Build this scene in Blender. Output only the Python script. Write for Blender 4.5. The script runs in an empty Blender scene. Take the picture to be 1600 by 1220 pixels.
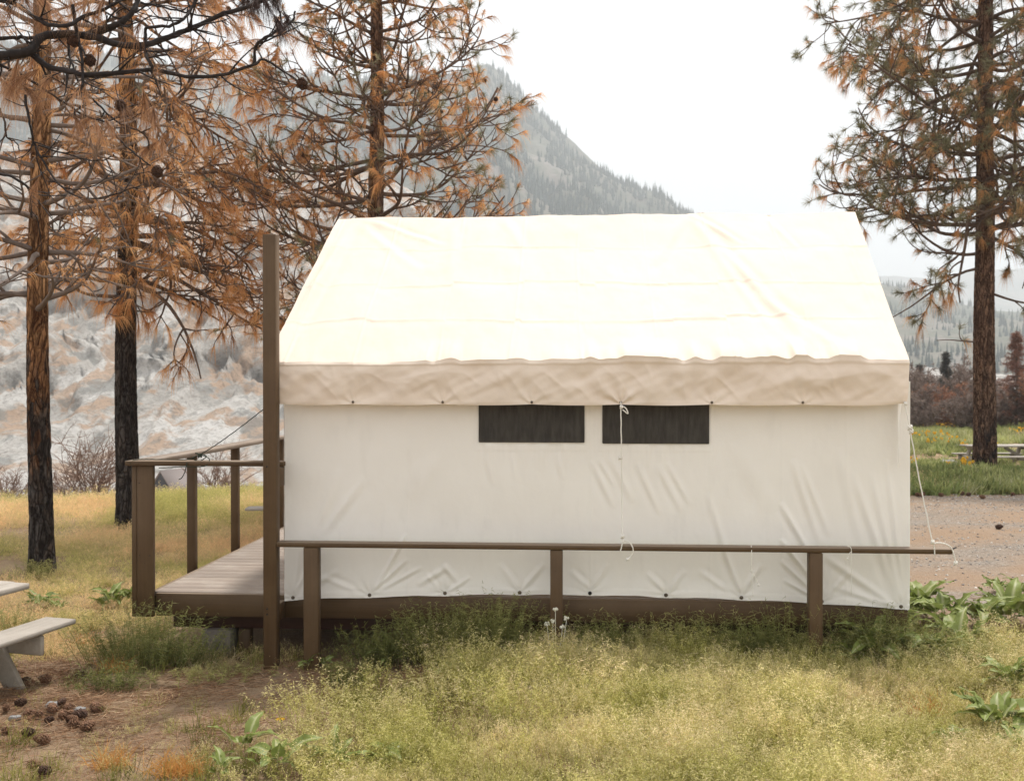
import bpy, math, random
import numpy as np
from mathutils import Vector, Matrix
R = math.radians
rnd = random.Random(7)
npr = np.random.default_rng(11)
scene = bpy.context.scene
col = scene.collection

# ------------------------------------------------------------------ camera, world, sun
EYE = 2.1
F = 35.0/36.0*1600.0
HZ = 600.0                       # horizon row in the 1600x1220 photograph
cam_d = bpy.data.cameras.new('camera')
cam = bpy.data.objects.new('camera', cam_d); col.objects.link(cam)
cam.location = (0, 0, EYE)
cam.rotation_euler = (R(90) - math.atan((610-HZ)/F), 0, 0)
cam_d.lens = 35; cam_d.sensor_width = 36; cam_d.clip_end = 20000; cam_d.clip_start = 0.05
cam_d.dof.use_dof = True; cam_d.dof.focus_distance = 6.9; cam_d.dof.aperture_fstop = 4.0
scene.camera = cam

SUN_EL, SUN_AZ = 66.0, 24.0      # azimuth measured from +Y (view direction) towards +X (right)
sd = Vector((math.sin(R(SUN_AZ))*math.cos(R(SUN_EL)), math.cos(R(SUN_AZ))*math.cos(R(SUN_EL)), math.sin(R(SUN_EL))))
w = bpy.data.worlds.new('World'); scene.world = w; w.use_nodes = True
nt = w.node_tree; nt.nodes.clear()
sky = nt.nodes.new('ShaderNodeTexSky'); sky.sky_type = 'NISHITA'; sky.sun_disc = False
sky.sun_elevation = R(SUN_EL); sky.sun_rotation = R(SUN_AZ); sky.air_density = 1.0; sky.dust_density = 2.0
tc = nt.nodes.new('ShaderNodeTexCoord')
nz = nt.nodes.new('ShaderNodeTexNoise'); nz.inputs['Scale'].default_value = 1.6; nz.inputs['Detail'].default_value = 5
mp = nt.nodes.new('ShaderNodeMapping'); mp.inputs['Scale'].default_value = (1, 1, 2.6)
rp = nt.nodes.new('ShaderNodeValToRGB')
rp.color_ramp.elements[0].position = 0.3; rp.color_ramp.elements[0].color = (8.8, 8.85, 8.9, 1)
rp.color_ramp.elements[1].position = 0.65; rp.color_ramp.elements[1].color = (9.9, 9.9, 9.8, 1)
mx = nt.nodes.new('ShaderNodeMix'); mx.data_type = 'RGBA'; mx.inputs[0].default_value = 0.93
bg = nt.nodes.new('ShaderNodeBackground'); bg.inputs['Strength'].default_value = 0.0365
out = nt.nodes.new('ShaderNodeOutputWorld')
nt.links.new(tc.outputs['Generated'], mp.inputs['Vector']); nt.links.new(mp.outputs[0], nz.inputs['Vector'])
nt.links.new(nz.outputs['Fac'], rp.inputs[0]); nt.links.new(sky.outputs[0], mx.inputs[6]); nt.links.new(rp.outputs[0], mx.inputs[7])
nt.links.new(mx.outputs[2], bg.inputs['Color']); nt.links.new(bg.outputs[0], out.inputs['Surface'])
sl = bpy.data.lights.new('sun', 'SUN'); sl.energy = 1.5; sl.angle = R(4.0); sl.color = (1.0, 0.96, 0.90)
so = bpy.data.objects.new('sun', sl); col.objects.link(so)
so.rotation_euler = sd.to_track_quat('Z', 'Y').to_euler()
vs = scene.view_settings
vs.view_transform = 'Standard'; vs.look = 'None'; vs.gamma = 1; vs.use_curve_mapping = False; vs.exposure = 1.87
try:
    scene.cycles.volume_bounces = 1; scene.cycles.max_bounces = 8; scene.cycles.transparent_max_bounces = 16
except Exception: pass

# ------------------------------------------------------------------ numpy noise
def _h(i, j, k, s):
    n = (i*374761393 + j*668265263 + k*2147483647 + s*1274126177) & 0xffffffff
    n = ((n ^ (n >> 13))*1274126177) & 0xffffffff
    n = ((n ^ (n >> 15))*2246822519) & 0xffffffff
    return ((n ^ (n >> 16)) & 0xffff)/65535.0
def vnoise(x, y, z=0.0, s=0):
    x, y, z = np.broadcast_arrays(np.asarray(x, float), np.asarray(y, float), np.asarray(z, float))
    i, j, k = np.floor(x).astype(np.int64), np.floor(y).astype(np.int64), np.floor(z).astype(np.int64)
    a, b, c = x-i, y-j, z-k
    a, b, c = a*a*(3-2*a), b*b*(3-2*b), c*c*(3-2*c)
    r = 0
    for di in (0, 1):
        for dj in (0, 1):
            for dk in (0, 1):
                r = r + _h(i+di, j+dj, k+dk, s)*(a if di else 1-a)*(b if dj else 1-b)*(c if dk else 1-c)
    return r*2-1
def fbm(x, y, z=0.0, s=0, o=4, g=0.5):
    r = 0; A = 1.0; f = 1.0
    for q in range(o):
        r = r + A*vnoise(np.asarray(x)*f, np.asarray(y)*f, np.asarray(z)*f, s+q*17); A *= g; f *= 2.03
    return r
def sst(a, b, x):
    t = np.clip((np.asarray(x, float)-a)/(b-a), 0, 1); return t*t*(3-2*t)

# ------------------------------------------------------------------ mesh helpers
class Acc:
    def __init__(s): s.v = []; s.f = {3: [], 4: []}; s.n = 0; s.c = []; s.hasc = False
    def add(s, v, q=None, t=None, c=None):
        v = np.asarray(v, float).reshape(-1, 3)
        if q is not None and len(q): s.f[4].append(np.asarray(q, np.int64).reshape(-1, 4)+s.n)
        if t is not None and len(t): s.f[3].append(np.asarray(t, np.int64).reshape(-1, 3)+s.n)
        if c is None: c = np.zeros(len(v))
        else: s.hasc = True; c = np.broadcast_to(c, (len(v),))
        s.v.append(v); s.c.append(c); s.n += len(v)
    def mesh(s, name, mat=None, smooth=False, off=None):
        me = bpy.data.meshes.new(name)
        if not s.v: return me
        v = np.concatenate(s.v)
        if off is not None: v = v-np.asarray(off)
        q = np.concatenate(s.f[4]) if s.f[4] else np.zeros((0, 4), np.int64)
        t = np.concatenate(s.f[3]) if s.f[3] else np.zeros((0, 3), np.int64)
        me.vertices.add(len(v)); me.vertices.foreach_set('co', v.astype(np.float32).ravel())
        lp = np.concatenate([q.ravel(), t.ravel()]).astype(np.int32)
        me.loops.add(len(lp)); me.loops.foreach_set('vertex_index', lp)
        me.polygons.add(len(q)+len(t))
        st = np.concatenate([np.arange(len(q))*4, len(q)*4+np.arange(len(t))*3]).astype(np.int32)
        me.polygons.foreach_set('loop_start', st)
        if smooth: me.polygons.foreach_set('use_smooth', np.ones(len(st), bool))
        me.update(calc_edges=True)
        if s.hasc:
            a = me.attributes.new('part', 'FLOAT', 'POINT'); a.data.foreach_set('value', np.concatenate(s.c).astype(np.float32))
        if mat: me.materials.append(mat)
        return me
    def build(s, name, mat, parent=None, smooth=False, loc=None):
        """vertices are given in the parent's frame (or world when top-level with loc as the origin)"""
        me = s.mesh(name, mat, smooth, loc)
        o = bpy.data.objects.new(name, me); col.objects.link(o)
        if parent is not None: o.parent = parent
        if loc is not None: o.location = loc
        return o
def tag(o, label=None, cat=None, group=None, kind=None):
    if label: o['label'] = label
    if cat: o['category'] = cat
    if group: o['group'] = group
    if kind: o['kind'] = kind
    return o
def empty(name, loc, rz=0.0):
    o = bpy.data.objects.new(name, None); col.objects.link(o); o.location = loc; o.rotation_euler = (0, 0, rz); o.empty_display_size = 0.2
    return o
def copy_tree(o, parent=None):
    c = o.copy(); col.objects.link(c); c.parent = parent
    for ch in list(o.children): copy_tree(ch, c)
    return c

BOXQ = [(0, 3, 2, 1), (4, 5, 6, 7), (0, 1, 5, 4), (1, 2, 6, 5), (2, 3, 7, 6), (3, 0, 4, 7)]
def rbox(acc, lo, hi, b=0.004, M=None, c=None):
    """box with chamfered edges"""
    lo = np.array(lo, float); hi = np.array(hi, float); b = min(b, 0.3*float((hi-lo).min()))
    V = []; idx = {}
    for sx in (0, 1):
        for sy in (0, 1):
            for sz in (0, 1):
                for ax in range(3):
                    s = (sx, sy, sz); p = [0, 0, 0]
                    for k in range(3):
                        e = hi[k] if s[k] else lo[k]
                        p[k] = e if k == ax else e+(-b if s[k] else b)
                    idx[(s, ax)] = len(V); V.append(p)
    Q = []; T = []
    def fix(face):
        P = [np.array(V[i]) for i in face]; cen = (lo+hi)/2; m = sum(P)/len(P)
        n = np.cross(P[1]-P[0], P[2]-P[0])
        return face if np.dot(n, m-cen) > 0 else face[::-1]
    for ax in range(3):
        a, b2 = [k for k in range(3) if k != ax]
        for sd_ in (0, 1):
            f = []
            for (i, j) in ((0, 0), (1, 0), (1, 1), (0, 1)):
                s = [0, 0, 0]; s[ax] = sd_; s[a] = i; s[b2] = j; f.append(idx[(tuple(s), ax)])
            Q.append(fix(f))
    for ax in range(3):           # edges along ax
        a, b2 = [k for k in range(3) if k != ax]
        for i in (0, 1):
            for j in (0, 1):
                s0 = [0, 0, 0]; s0[a] = i; s0[b2] = j; s1 = list(s0); s1[ax] = 1
                s0 = tuple(s0); s1 = tuple(s1)
                Q.append(fix([idx[(s0, a)], idx[(s1, a)], idx[(s1, b2)], idx[(s0, b2)]]))
    for sx in (0, 1):
        for sy in (0, 1):
            for sz in (0, 1):
                T.append(fix([idx[((sx, sy, sz), 0)], idx[((sx, sy, sz), 1)], idx[((sx, sy, sz), 2)]]))
    V = np.array(V)
    if M is not None: V = V @ np.array(M.to_3x3()).T + np.array(M.translation)
    acc.add(V, Q, T, c)
def beam(acc, p0, p1, w_, h_, b=0.004, roll=0.0, up=(0, 0, 1)):
    p0 = Vector(p0); p1 = Vector(p1); d = (p1-p0); L = d.length; x = d.normalized()
    y = Vector(up).cross(x)
    if y.length < 1e-4: y = Vector((0, 1, 0)).cross(x)
    y.normalize(); z = x.cross(y)
    M = Matrix(((x.x, y.x, z.x, p0.x), (x.y, y.y, z.y, p0.y), (x.z, y.z, z.z, p0.z), (0, 0, 0, 1)))
    if roll: M = M @ Matrix.Rotation(roll, 4, 'X')
    rbox(acc, (0, -w_/2, -h_/2), (L, w_/2, h_/2), b, M)
def frames(P):
    T = np.gradient(P, axis=0); T /= np.linalg.norm(T, axis=1)[:, None]+1e-9
    m = T.mean(0); ref = np.eye(3)[np.argmin(np.abs(m))]
    A = np.cross(T, ref); A /= np.linalg.norm(A, axis=1)[:, None]+1e-9
    return T, A, np.cross(T, A)
def tube(acc, P, r, k=5, cap=True, c=None):
    P = np.asarray(P, float); n = len(P); r = np.broadcast_to(np.asarray(r, float), (n,))
    T, A, B = frames(P); a = np.arange(k)*2*np.pi/k
    V = P[:, None]+r[:, None, None]*(np.cos(a)[None, :, None]*A[:, None]+np.sin(a)[None, :, None]*B[:, None])
    i = np.arange(n-1)[:, None]*k; j = np.arange(k)[None]; j2 = (j+1) % k
    Q = np.stack([i+j, i+j2, i+k+j2, i+k+j], -1).reshape(-1, 4)
    V = V.reshape(-1, 3); t = None
    if cap:
        V = np.concatenate([V, P[-1:]+T[-1:]*r[-1]*0.6, P[:1]-T[:1]*r[0]*0.3])
        e = (n-1)*k; jj = np.arange(k)
        t = np.concatenate([np.stack([e+jj, e+(jj+1) % k, np.full(k, n*k)], -1), np.stack([(jj+1) % k, jj, np.full(k, n*k+1)], -1)])
    acc.add(V, Q, t, c)
def spline(pts, n):
    P = np.asarray(pts, float); m = len(P)
    if m < 3:
        t = np.linspace(0, 1, n)[:, None]; return P[0]*(1-t)+P[-1]*t
    P = np.vstack([2*P[0]-P[1], P, 2*P[-1]-P[-2]]); o = []
    for u in np.linspace(0, m-1, n):
        i = min(int(u), m-2); t = u-i; a, b, c_, d = P[i:i+4]
        o.append(0.5*((2*b)+(-a+c_)*t+(2*a-5*b+4*c_-d)*t*t+(-a+3*b-3*c_+d)*t**3))
    return np.array(o)
def norm(a): return a/(np.linalg.norm(a, axis=-1, keepdims=True)+1e-9)
def blades(acc, O, D, L, W, droop, seg=3, c=0.0, c1=None, rng=npr):
    """curved tapering strips"""
    n = len(O); L = np.broadcast_to(L, (n,)); W = np.broadcast_to(W, (n,)); droop = np.broadcast_to(droop, (n,))
    D = norm(np.asarray(D, float)); S = norm(np.cross(D, norm(rng.normal(size=(n, 3)))))
    t = np.linspace(0, 1, seg+1)
    g = np.array([0, 0, -1.0])
    P = O[:, None]+L[:, None, None]*(D[:, None]*t[None, :, None]+g*(droop[:, None]*t[None]**2)[..., None])
    wd = W[:, None]*(1-0.75*t[None]**1.5)*0.5
    wd = wd[..., None]*S[:, None]
    V = np.concatenate([P[:, :-1]-wd[:, :-1], P[:, :-1]+wd[:, :-1], P[:, -1:]], axis=1)
    m = 2*seg+1; b = (np.arange(n)*m)[:, None]
    j = np.arange(seg-1)[None]
    Q = np.stack([b+j, b+j+seg, b+j+seg+1, b+j+1], -1).reshape(-1, 4) if seg > 1 else None
    T = np.stack([b[:, 0]+seg-1, b[:, 0]+2*seg-1, b[:, 0]+2*seg], -1)
    if c1 is None: cc = np.broadcast_to(np.asarray(c, float), (n,)) if np.ndim(c) else np.full(n, c); cc = np.repeat(cc, m)
    else:
        tt = np.concatenate([t[:-1], t[:-1], t[-1:]]); cc = np.tile(c+(c1-c)*tt, n)
    acc.add(V.reshape(-1, 3), Q, T, cc)

# ------------------------------------------------------------------ materials
def mat(name): 
    m = bpy.data.materials.new(name); m.use_nodes = True; n = m.node_tree; n.nodes.clear()
    o = n.nodes.new('ShaderNodeOutputMaterial'); return m, n, o
def N(n, t, **k):
    q = n.nodes.new(t)
    for a, b in k.items():
        if hasattr(q, a): setattr(q, a, b)
        else: q.inputs[a.replace('_', ' ')].default_value = b
    return q
def ramp(n, src, stops):
    r = n.nodes.new('ShaderNodeValToRGB'); e = r.color_ramp.elements
    while len(e) < len(stops): e.new(0.5)
    for i, (p, c) in enumerate(stops):
        e[i].position = p; e[i].color = (*c, 1) if len(c) == 3 else c
    n.links.new(src, r.inputs[0]); return r.outputs[0]
def texco(n, scale=(1, 1, 1), space='Object', loc=(0, 0, 0)):
    t = n.nodes.new('ShaderNodeTexCoord'); m = n.nodes.new('ShaderNodeMapping'); m.inputs['Scale'].default_value = scale
    m.inputs['Location'].default_value = loc
    n.links.new(t.outputs[space], m.inputs['Vector']); return m.outputs[0]
def noise(n, vec, scale, detail=5, rough=0.55, dist=0.0):
    q = N(n, 'ShaderNodeTexNoise'); q.inputs['Scale'].default_value = scale; q.inputs['Detail'].default_value = detail
    q.inputs['Roughness'].default_value = rough; q.inputs['Distortion'].default_value = dist
    n.links.new(vec, q.inputs['Vector']); return q.outputs['Fac']
def mixc(n, f, a, b, mode='MIX'):
    q = N(n, 'ShaderNodeMix'); q.data_type = 'RGBA'; q.blend_type = mode
    for s, v in ((0, f), (6, a), (7, b)):
        if isinstance(v, (int, float)): q.inputs[s].default_value = v
        elif isinstance(v, tuple): q.inputs[s].default_value = (*v, 1)
        else: n.links.new(v, q.inputs[s])
    return q.outputs[2]
def math_(n, op, a, b=0.0):
    q = N(n, 'ShaderNodeMath'); q.operation = op
    for s, v in ((0, a), (1, b)):
        if isinstance(v, (int, float)): q.inputs[s].default_value = v
        else: n.links.new(v, q.inputs[s])
    return q.outputs[0]
def bump(n, h, st, dist=0.01, nrm=None):
    q = N(n, 'ShaderNodeBump'); q.inputs['Strength'].default_value = st; q.inputs['Distance'].default_value = dist
    n.links.new(h, q.inputs['Height'])
    if nrm is not None: n.links.new(nrm, q.inputs['Normal'])
    return q.outputs[0]
def princ(n, o, c, rough=0.8, nrm=None, spec=0.3):
    p = N(n, 'ShaderNodeBsdfPrincipled'); p.inputs['Roughness'].default_value = rough
    p.inputs['Specular IOR Level'].default_value = spec
    if isinstance(c, tuple): p.inputs['Base Color'].default_value = (*c, 1)
    else: n.links.new(c, p.inputs['Base Color'])
    if nrm is not None: n.links.new(nrm, p.inputs['Normal'])
    n.links.new(p.outputs[0], o.inputs['Surface']); return p
def rand_obj(n):
    return N(n, 'ShaderNodeObjectInfo').outputs['Random']

def painted_wood(name, base, light, scale=(2.0, 85, 85), bs=0.3, rough=0.6, top=None):
    m, n, o = mat(name); v = texco(n, scale); f = noise(n, v, 1.0, 6, 0.65, 0.4)
    v2 = texco(n, (1, 1, 1)); g = noise(n, v2, 3.5, 5, 0.6)
    c = ramp(n, f, [(0.3, tuple(x*0.80 for x in base)), (0.7, base)])
    c = mixc(n, ramp(n, g, [(0.45, (0, 0, 0)), (0.75, (0.55, 0.55, 0.55))]), c, light)
    k = noise(n, v2, 60.0, 2, 0.5)
    c = mixc(n, ramp(n, k, [(0.70, (0, 0, 0)), (0.74, (0.35, 0.35, 0.35))]), c, tuple(x*0.4 for x in base))
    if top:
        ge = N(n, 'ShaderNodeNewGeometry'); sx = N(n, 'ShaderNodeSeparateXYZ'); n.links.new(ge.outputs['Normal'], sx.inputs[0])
        c = mixc(n, ramp(n, sx.outputs['Z'], [(0.55, (0, 0, 0)), (0.85, (0.85, 0.85, 0.85))]), c, mixc(n, g, top, tuple(x*0.7 for x in top)))  # up-facing sides painted paler, standing in for light on the rail tops
    vv = math_(n, 'ADD', math_(n, 'MULTIPLY', rand_obj(n), 0.24), 0.88)
    q = N(n, 'ShaderNodeHueSaturation'); n.links.new(vv, q.inputs['Value']); n.links.new(c, q.inputs['Color'])
    princ(n, o, q.outputs[0], rough, bump(n, f, bs, 0.004)); return m
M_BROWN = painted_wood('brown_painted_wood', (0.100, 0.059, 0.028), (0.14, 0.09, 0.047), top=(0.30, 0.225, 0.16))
M_BROWNV = painted_wood('brown_painted_post', (0.100, 0.059, 0.028), (0.14, 0.09, 0.047), (85, 85, 2.0))
M_PLANK = painted_wood('weathered_deck_plank', (0.33, 0.27, 0.225), (0.45, 0.395, 0.345), (1.6, 70, 60), 0.35, 0.75)
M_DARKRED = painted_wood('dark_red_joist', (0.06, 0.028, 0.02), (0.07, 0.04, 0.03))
M_GREYWOOD = painted_wood('grey_weathered_wood', (0.33, 0.29, 0.24), (0.50, 0.46, 0.41), (1.5, 34, 34), 0.4, 0.8)
M_PALEWOOD = painted_wood('pale_weathered_top', (0.38, 0.34, 0.295), (0.52, 0.485, 0.435), (1.5, 34, 34), 0.4, 0.8)
def m_canvas(name, c0, c1, trans, weave=900, tcol=None):
    m, n, o = mat(name); v = texco(n); g = noise(n, v, 1.3, 6, 0.6); f = noise(n, texco(n, (1, 1, 0.35)), 9, 5, 0.65)
    c = ramp(n, g, [(0.35, c0), (0.65, c1)])
    c = mixc(n, ramp(n, f, [(0.55, (0, 0, 0)), (0.85, (0.35, 0.35, 0.35))]), c, tuple(x*0.8 for x in c0))
    wv = noise(n, v, weave, 1, 0.5); w2 = noise(n, v, 25, 5, 0.6)
    nr = bump(n, w2, 0.25, 0.006); nr = bump(n, wv, 0.12, 0.001, nr)
    p = N(n, 'ShaderNodeBsdfPrincipled'); p.inputs['Roughness'].default_value = 0.75; p.inputs['Specular IOR Level'].default_value = 0.25
    n.links.new(c, p.inputs['Base Color']); n.links.new(nr, p.inputs['Normal'])
    t = N(n, 'ShaderNodeBsdfTranslucent'); t.inputs['Color'].default_value = (*(tcol or c1), 1); n.links.new(nr, t.inputs['Normal'])
    x = N(n, 'ShaderNodeMixShader'); x.inputs[0].default_value = trans
    n.links.new(p.outputs[0], x.inputs[1]); n.links.new(t.outputs[0], x.inputs[2]); n.links.new(x.outputs[0], o.inputs['Surface'])
    return m
M_WALL = m_canvas('off_white_canvas', (0.87, 0.84, 0.79), (0.91, 0.885, 0.84), 0.06)
M_FLY = m_canvas('tan_white_fly_canvas', (0.80, 0.685, 0.58), (0.83, 0.725, 0.62), 0.12, 900, (0.80, 0.65, 0.50))
m, n, o = mat('dark_window_screen')
v = texco(n); f = noise(n, texco(n, (6, 6, 1.0)), 6, 5, 0.6); wv = noise(n, v, 500, 1)
princ(n, o, ramp(n, f, [(0.35, (0.040, 0.036, 0.032)), (0.75, (0.075, 0.068, 0.060))]), 0.85, bump(n, wv, 0.4, 0.001)); M_SCREEN = m
def flat(name, c, rough=0.6, var=0.15, sc=20, metal=0.0):
    m, n, o = mat(name); f = noise(n, texco(n), sc, 5, 0.6)
    p = princ(n, o, ramp(n, f, [(0.3, tuple(x*(1-var) for x in c)), (0.7, tuple(min(1, x*(1+var)) for x in c))]), rough, bump(n, f, 0.3, 0.003))
    p.inputs['Metallic'].default_value = metal; return m
M_METAL = flat('dull_grommet_brass', (0.16, 0.13, 0.10), 0.45, 0.3, 50, 0.8)
M_BOLT = flat('dark_iron', (0.03, 0.028, 0.026), 0.5, 0.3, 50, 0.5)
M_ROPE = flat('white_rope', (0.78, 0.75, 0.69), 0.85, 0.12, 300)
M_CORD = flat('dark_green_cord', (0.025, 0.035, 0.022), 0.7, 0.3, 200)
M_CONCRETE = flat('concrete_block', (0.20, 0.175, 0.155), 0.9, 0.25, 12)
M_STONE = flat('pale_stone', (0.27, 0.265, 0.26), 0.9, 0.3, 9)
M_CONE = flat('pine_cone_brown', (0.17, 0.09, 0.052), 0.8, 0.5, 40)
M_CONED = flat('pine_cone_dark', (0.085, 0.046, 0.030), 0.8, 0.5, 40)
def m_bark(name, stops, z0, z1, burn=0.5):
    """colour goes from charred lower trunk to orange upper bark; cracks between plates"""
    m, n, o = mat(name); v = texco(n, (1, 1, 0.38))
    dst = noise(n, v, 7, 4, 0.6)
    vm = N(n, 'ShaderNodeVectorMath'); vm.operation = 'ADD'; n.links.new(v, vm.inputs[0])
    sc = N(n, 'ShaderNodeVectorMath'); sc.operation = 'SCALE'; sc.inputs['Scale'].default_value = 0.09
    nn = N(n, 'ShaderNodeTexNoise'); nn.inputs['Scale'].default_value = 6; n.links.new(v, nn.inputs['Vector'])
    n.links.new(nn.outputs['Color'], sc.inputs[0]); n.links.new(sc.outputs[0], vm.inputs[1])
    vo = N(n, 'ShaderNodeTexVoronoi'); vo.feature = 'DISTANCE_TO_EDGE'; vo.inputs['Scale'].default_value = 13; n.links.new(vm.outputs[0], vo.inputs['Vector'])
    vc = N(n, 'ShaderNodeTexVoronoi'); vc.inputs['Scale'].default_value = 13; n.links.new(vm.outputs[0], vc.inputs['Vector'])
    rn1 = noise(n, texco(n, (1, 1, 0.22)), 9, 4, 0.6, 0.9)
    rd = math_(n, 'MULTIPLY', math_(n, 'ABSOLUTE', math_(n, 'SUBTRACT', rn1, 0.5)), 4.2)
    rd = math_(n, 'MINIMUM', rd, math_(n, 'ADD', math_(n, 'MULTIPLY', vo.outputs['Distance'], 2.6), 0.12))
    pl = ramp(n, rd, [(0.03, (0, 0, 0)), (0.42, (1, 1, 1))])
    fi = noise(n, texco(n, (1, 1, 0.5)), 45, 5, 0.65)
    sx = N(n, 'ShaderNodeSeparateXYZ'); n.links.new(texco(n), sx.inputs[0])
    g = N(n, 'ShaderNodeMapRange'); g.inputs['From Min'].default_value = z0; g.inputs['From Max'].default_value = z1
    n.links.new(sx.outputs['Z'], g.inputs['Value'])
    gg = math_(n, 'ADD', g.outputs[0], math_(n, 'MULTIPLY', math_(n, 'SUBTRACT', vc.outputs['Color'], 0.5), 0.7))
    gg = math_(n, 'ADD', gg, math_(n, 'MULTIPLY', math_(n, 'SUBTRACT', dst, 0.5), 0.8))
    c = ramp(n, gg, stops)
    c = mixc(n, ramp(n, fi, [(0.3, (0.5, 0.5, 0.5)), (0.7, (1, 1, 1))]), (0.0, 0.0, 0.0), c)
    dk = mixc(n, 1.0, c, (0.16, 0.13, 0.12), 'MULTIPLY')
    c = mixc(n, pl, dk, c)
    h = math_(n, 'ADD', math_(n, 'MULTIPLY', pl, 0.8), math_(n, 'MULTIPLY', fi, 0.5))
    princ(n, o, c, 0.92, bump(n, h, 1.0, 0.035), 0.1); return m
M_BARKA = m_bark('charred_orange_bark', [(0.0, (0.115, 0.102, 0.095)), (0.38, (0.135, 0.10, 0.08)), (0.60, (0.44, 0.215, 0.10)), (1.0, (0.60, 0.33, 0.16))], 0.5, 3.5)
M_BARKB = m_bark('charred_bark', [(0.0, (0.115, 0.10, 0.092)), (0.6, (0.15, 0.115, 0.095)), (1.0, (0.38, 0.21, 0.11))], 1.2, 6.5)
M_BARKC = m_bark('red_brown_bark', [(0.0, (0.06, 0.045, 0.04)), (0.2, (0.24, 0.15, 0.105)), (1.0, (0.34, 0.20, 0.13))], 0.0, 4.0)
M_TWIG = flat('brown_twig', (0.12, 0.082, 0.062), 0.9, 0.35, 8)
M_TWIGD = flat('charred_twig', (0.026, 0.021, 0.020), 0.85, 0.5, 14)
M_TWIGG = flat('grey_twig', (0.15, 0.115, 0.095), 0.9, 0.3, 8)
def m_leaf(name, stops, trans=0.35, tcol=None, src='part', inst=False, vary=0.3, rough=0.6):
    """colour from the 'part' attribute (or the instance tint), varied per instance / position"""
    m, n, o = mat(name)
    a = N(n, 'ShaderNodeAttribute'); a.attribute_name = 'part'
    f = a.outputs['Fac']
    if inst:
        b = N(n, 'ShaderNodeAttribute'); b.attribute_type = 'INSTANCER'; b.attribute_name = 'tint'
        f = math_(n, 'ADD', math_(n, 'MULTIPLY', f, 0.45), b.outputs['Fac'])
    c = ramp(n, f, stops)
    g = noise(n, texco(n), 2.2, 3)
    r = rand_obj(n) if inst else g
    vv = math_(n, 'ADD', math_(n, 'MULTIPLY', r, vary*2), 1-vary)
    q = N(n, 'ShaderNodeHueSaturation'); n.links.new(vv, q.inputs['Value']); n.links.new(c, q.inputs['Color'])
    p = N(n, 'ShaderNodeBsdfPrincipled'); p.inputs['Roughness'].default_value = rough; p.inputs['Specular IOR Level'].default_value = 0.25
    n.links.new(q.outputs[0], p.inputs['Base Color'])
    t = N(n, 'ShaderNodeBsdfTranslucent'); n.links.new(q.outputs[0], t.inputs['Color'])
    x = N(n, 'ShaderNodeMixShader'); x.inputs[0].default_value = trans
    n.links.new(p.outputs[0], x.inputs[1]); n.links.new(t.outputs[0], x.inputs[2]); n.links.new(x.outputs[0], o.inputs['Surface'])
    return m
M_DEADN = m_leaf('rust_brown_needles', [(0.0, (0.30, 0.135, 0.055)), (0.5, (0.68, 0.35, 0.135)), (1.0, (0.84, 0.54, 0.27))], 0.5)
M_DEADG = m_leaf('grey_brown_needles', [(0.0, (0.15, 0.075, 0.042)), (0.5, (0.44, 0.235, 0.12)), (1.0, (0.66, 0.42, 0.25))], 0.45)
M_GREENN = m_leaf('olive_green_needles', [(0.0, (0.12, 0.12, 0.06)), (0.5, (0.23, 0.22, 0.125)), (1.0, (0.40, 0.37, 0.24))], 0.3)
M_LEAF = m_leaf('broad_green_leaf', [(0.0, (0.12, 0.155, 0.035)), (0.5, (0.22, 0.265, 0.07)), (1.0, (0.46, 0.47, 0.26))], 0.3, vary=0.35, rough=0.45)
M_WEED = m_leaf('feathery_weed', [(0.0, (0.10, 0.115, 0.035)), (0.5, (0.24, 0.245, 0.075)), (1.0, (0.48, 0.44, 0.18))], 0.35)
M_CHEAT = m_leaf('seedy_grass', [(0.0, (0.08, 0.09, 0.020)), (0.25, (0.28, 0.28, 0.06)), (0.5, (0.52, 0.48, 0.15)), (0.75, (0.74, 0.63, 0.33)), (1.0, (0.80, 0.62, 0.41))], 0.3, inst=True, vary=0.3)
M_DRY = m_leaf('dry_meadow_grass', [(0.0, (0.24, 0.28, 0.06)), (0.3, (0.55, 0.51, 0.17)), (0.6, (0.77, 0.62, 0.34)), (1.0, (0.81, 0.55, 0.31))], 0.5, inst=True, vary=0.25)
M_LUSH = m_leaf('lush_meadow_leaves', [(0.0, (0.10, 0.14, 0.045)), (0.5, (0.22, 0.26, 0.085)), (0.85, (0.42, 0.42, 0.17)), (1.0, (0.58, 0.56, 0.36))], 0.35, inst=True, vary=0.3)
M_LITTER = m_leaf('fallen_needle_litter', [(0.0, (0.14, 0.07, 0.04)), (0.5, (0.30, 0.17, 0.09)), (1.0, (0.50, 0.38, 0.24))], 0.1, inst=True, vary=0.3)
M_YELLOW = m_leaf('yellow_petals', [(0.0, (0.62, 0.33, 0.02)), (1.0, (0.75, 0.50, 0.04))], 0.3)
M_SEEDW = flat('pale_seed_heads', (0.62, 0.60, 0.50), 0.9, 0.2, 60)

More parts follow.
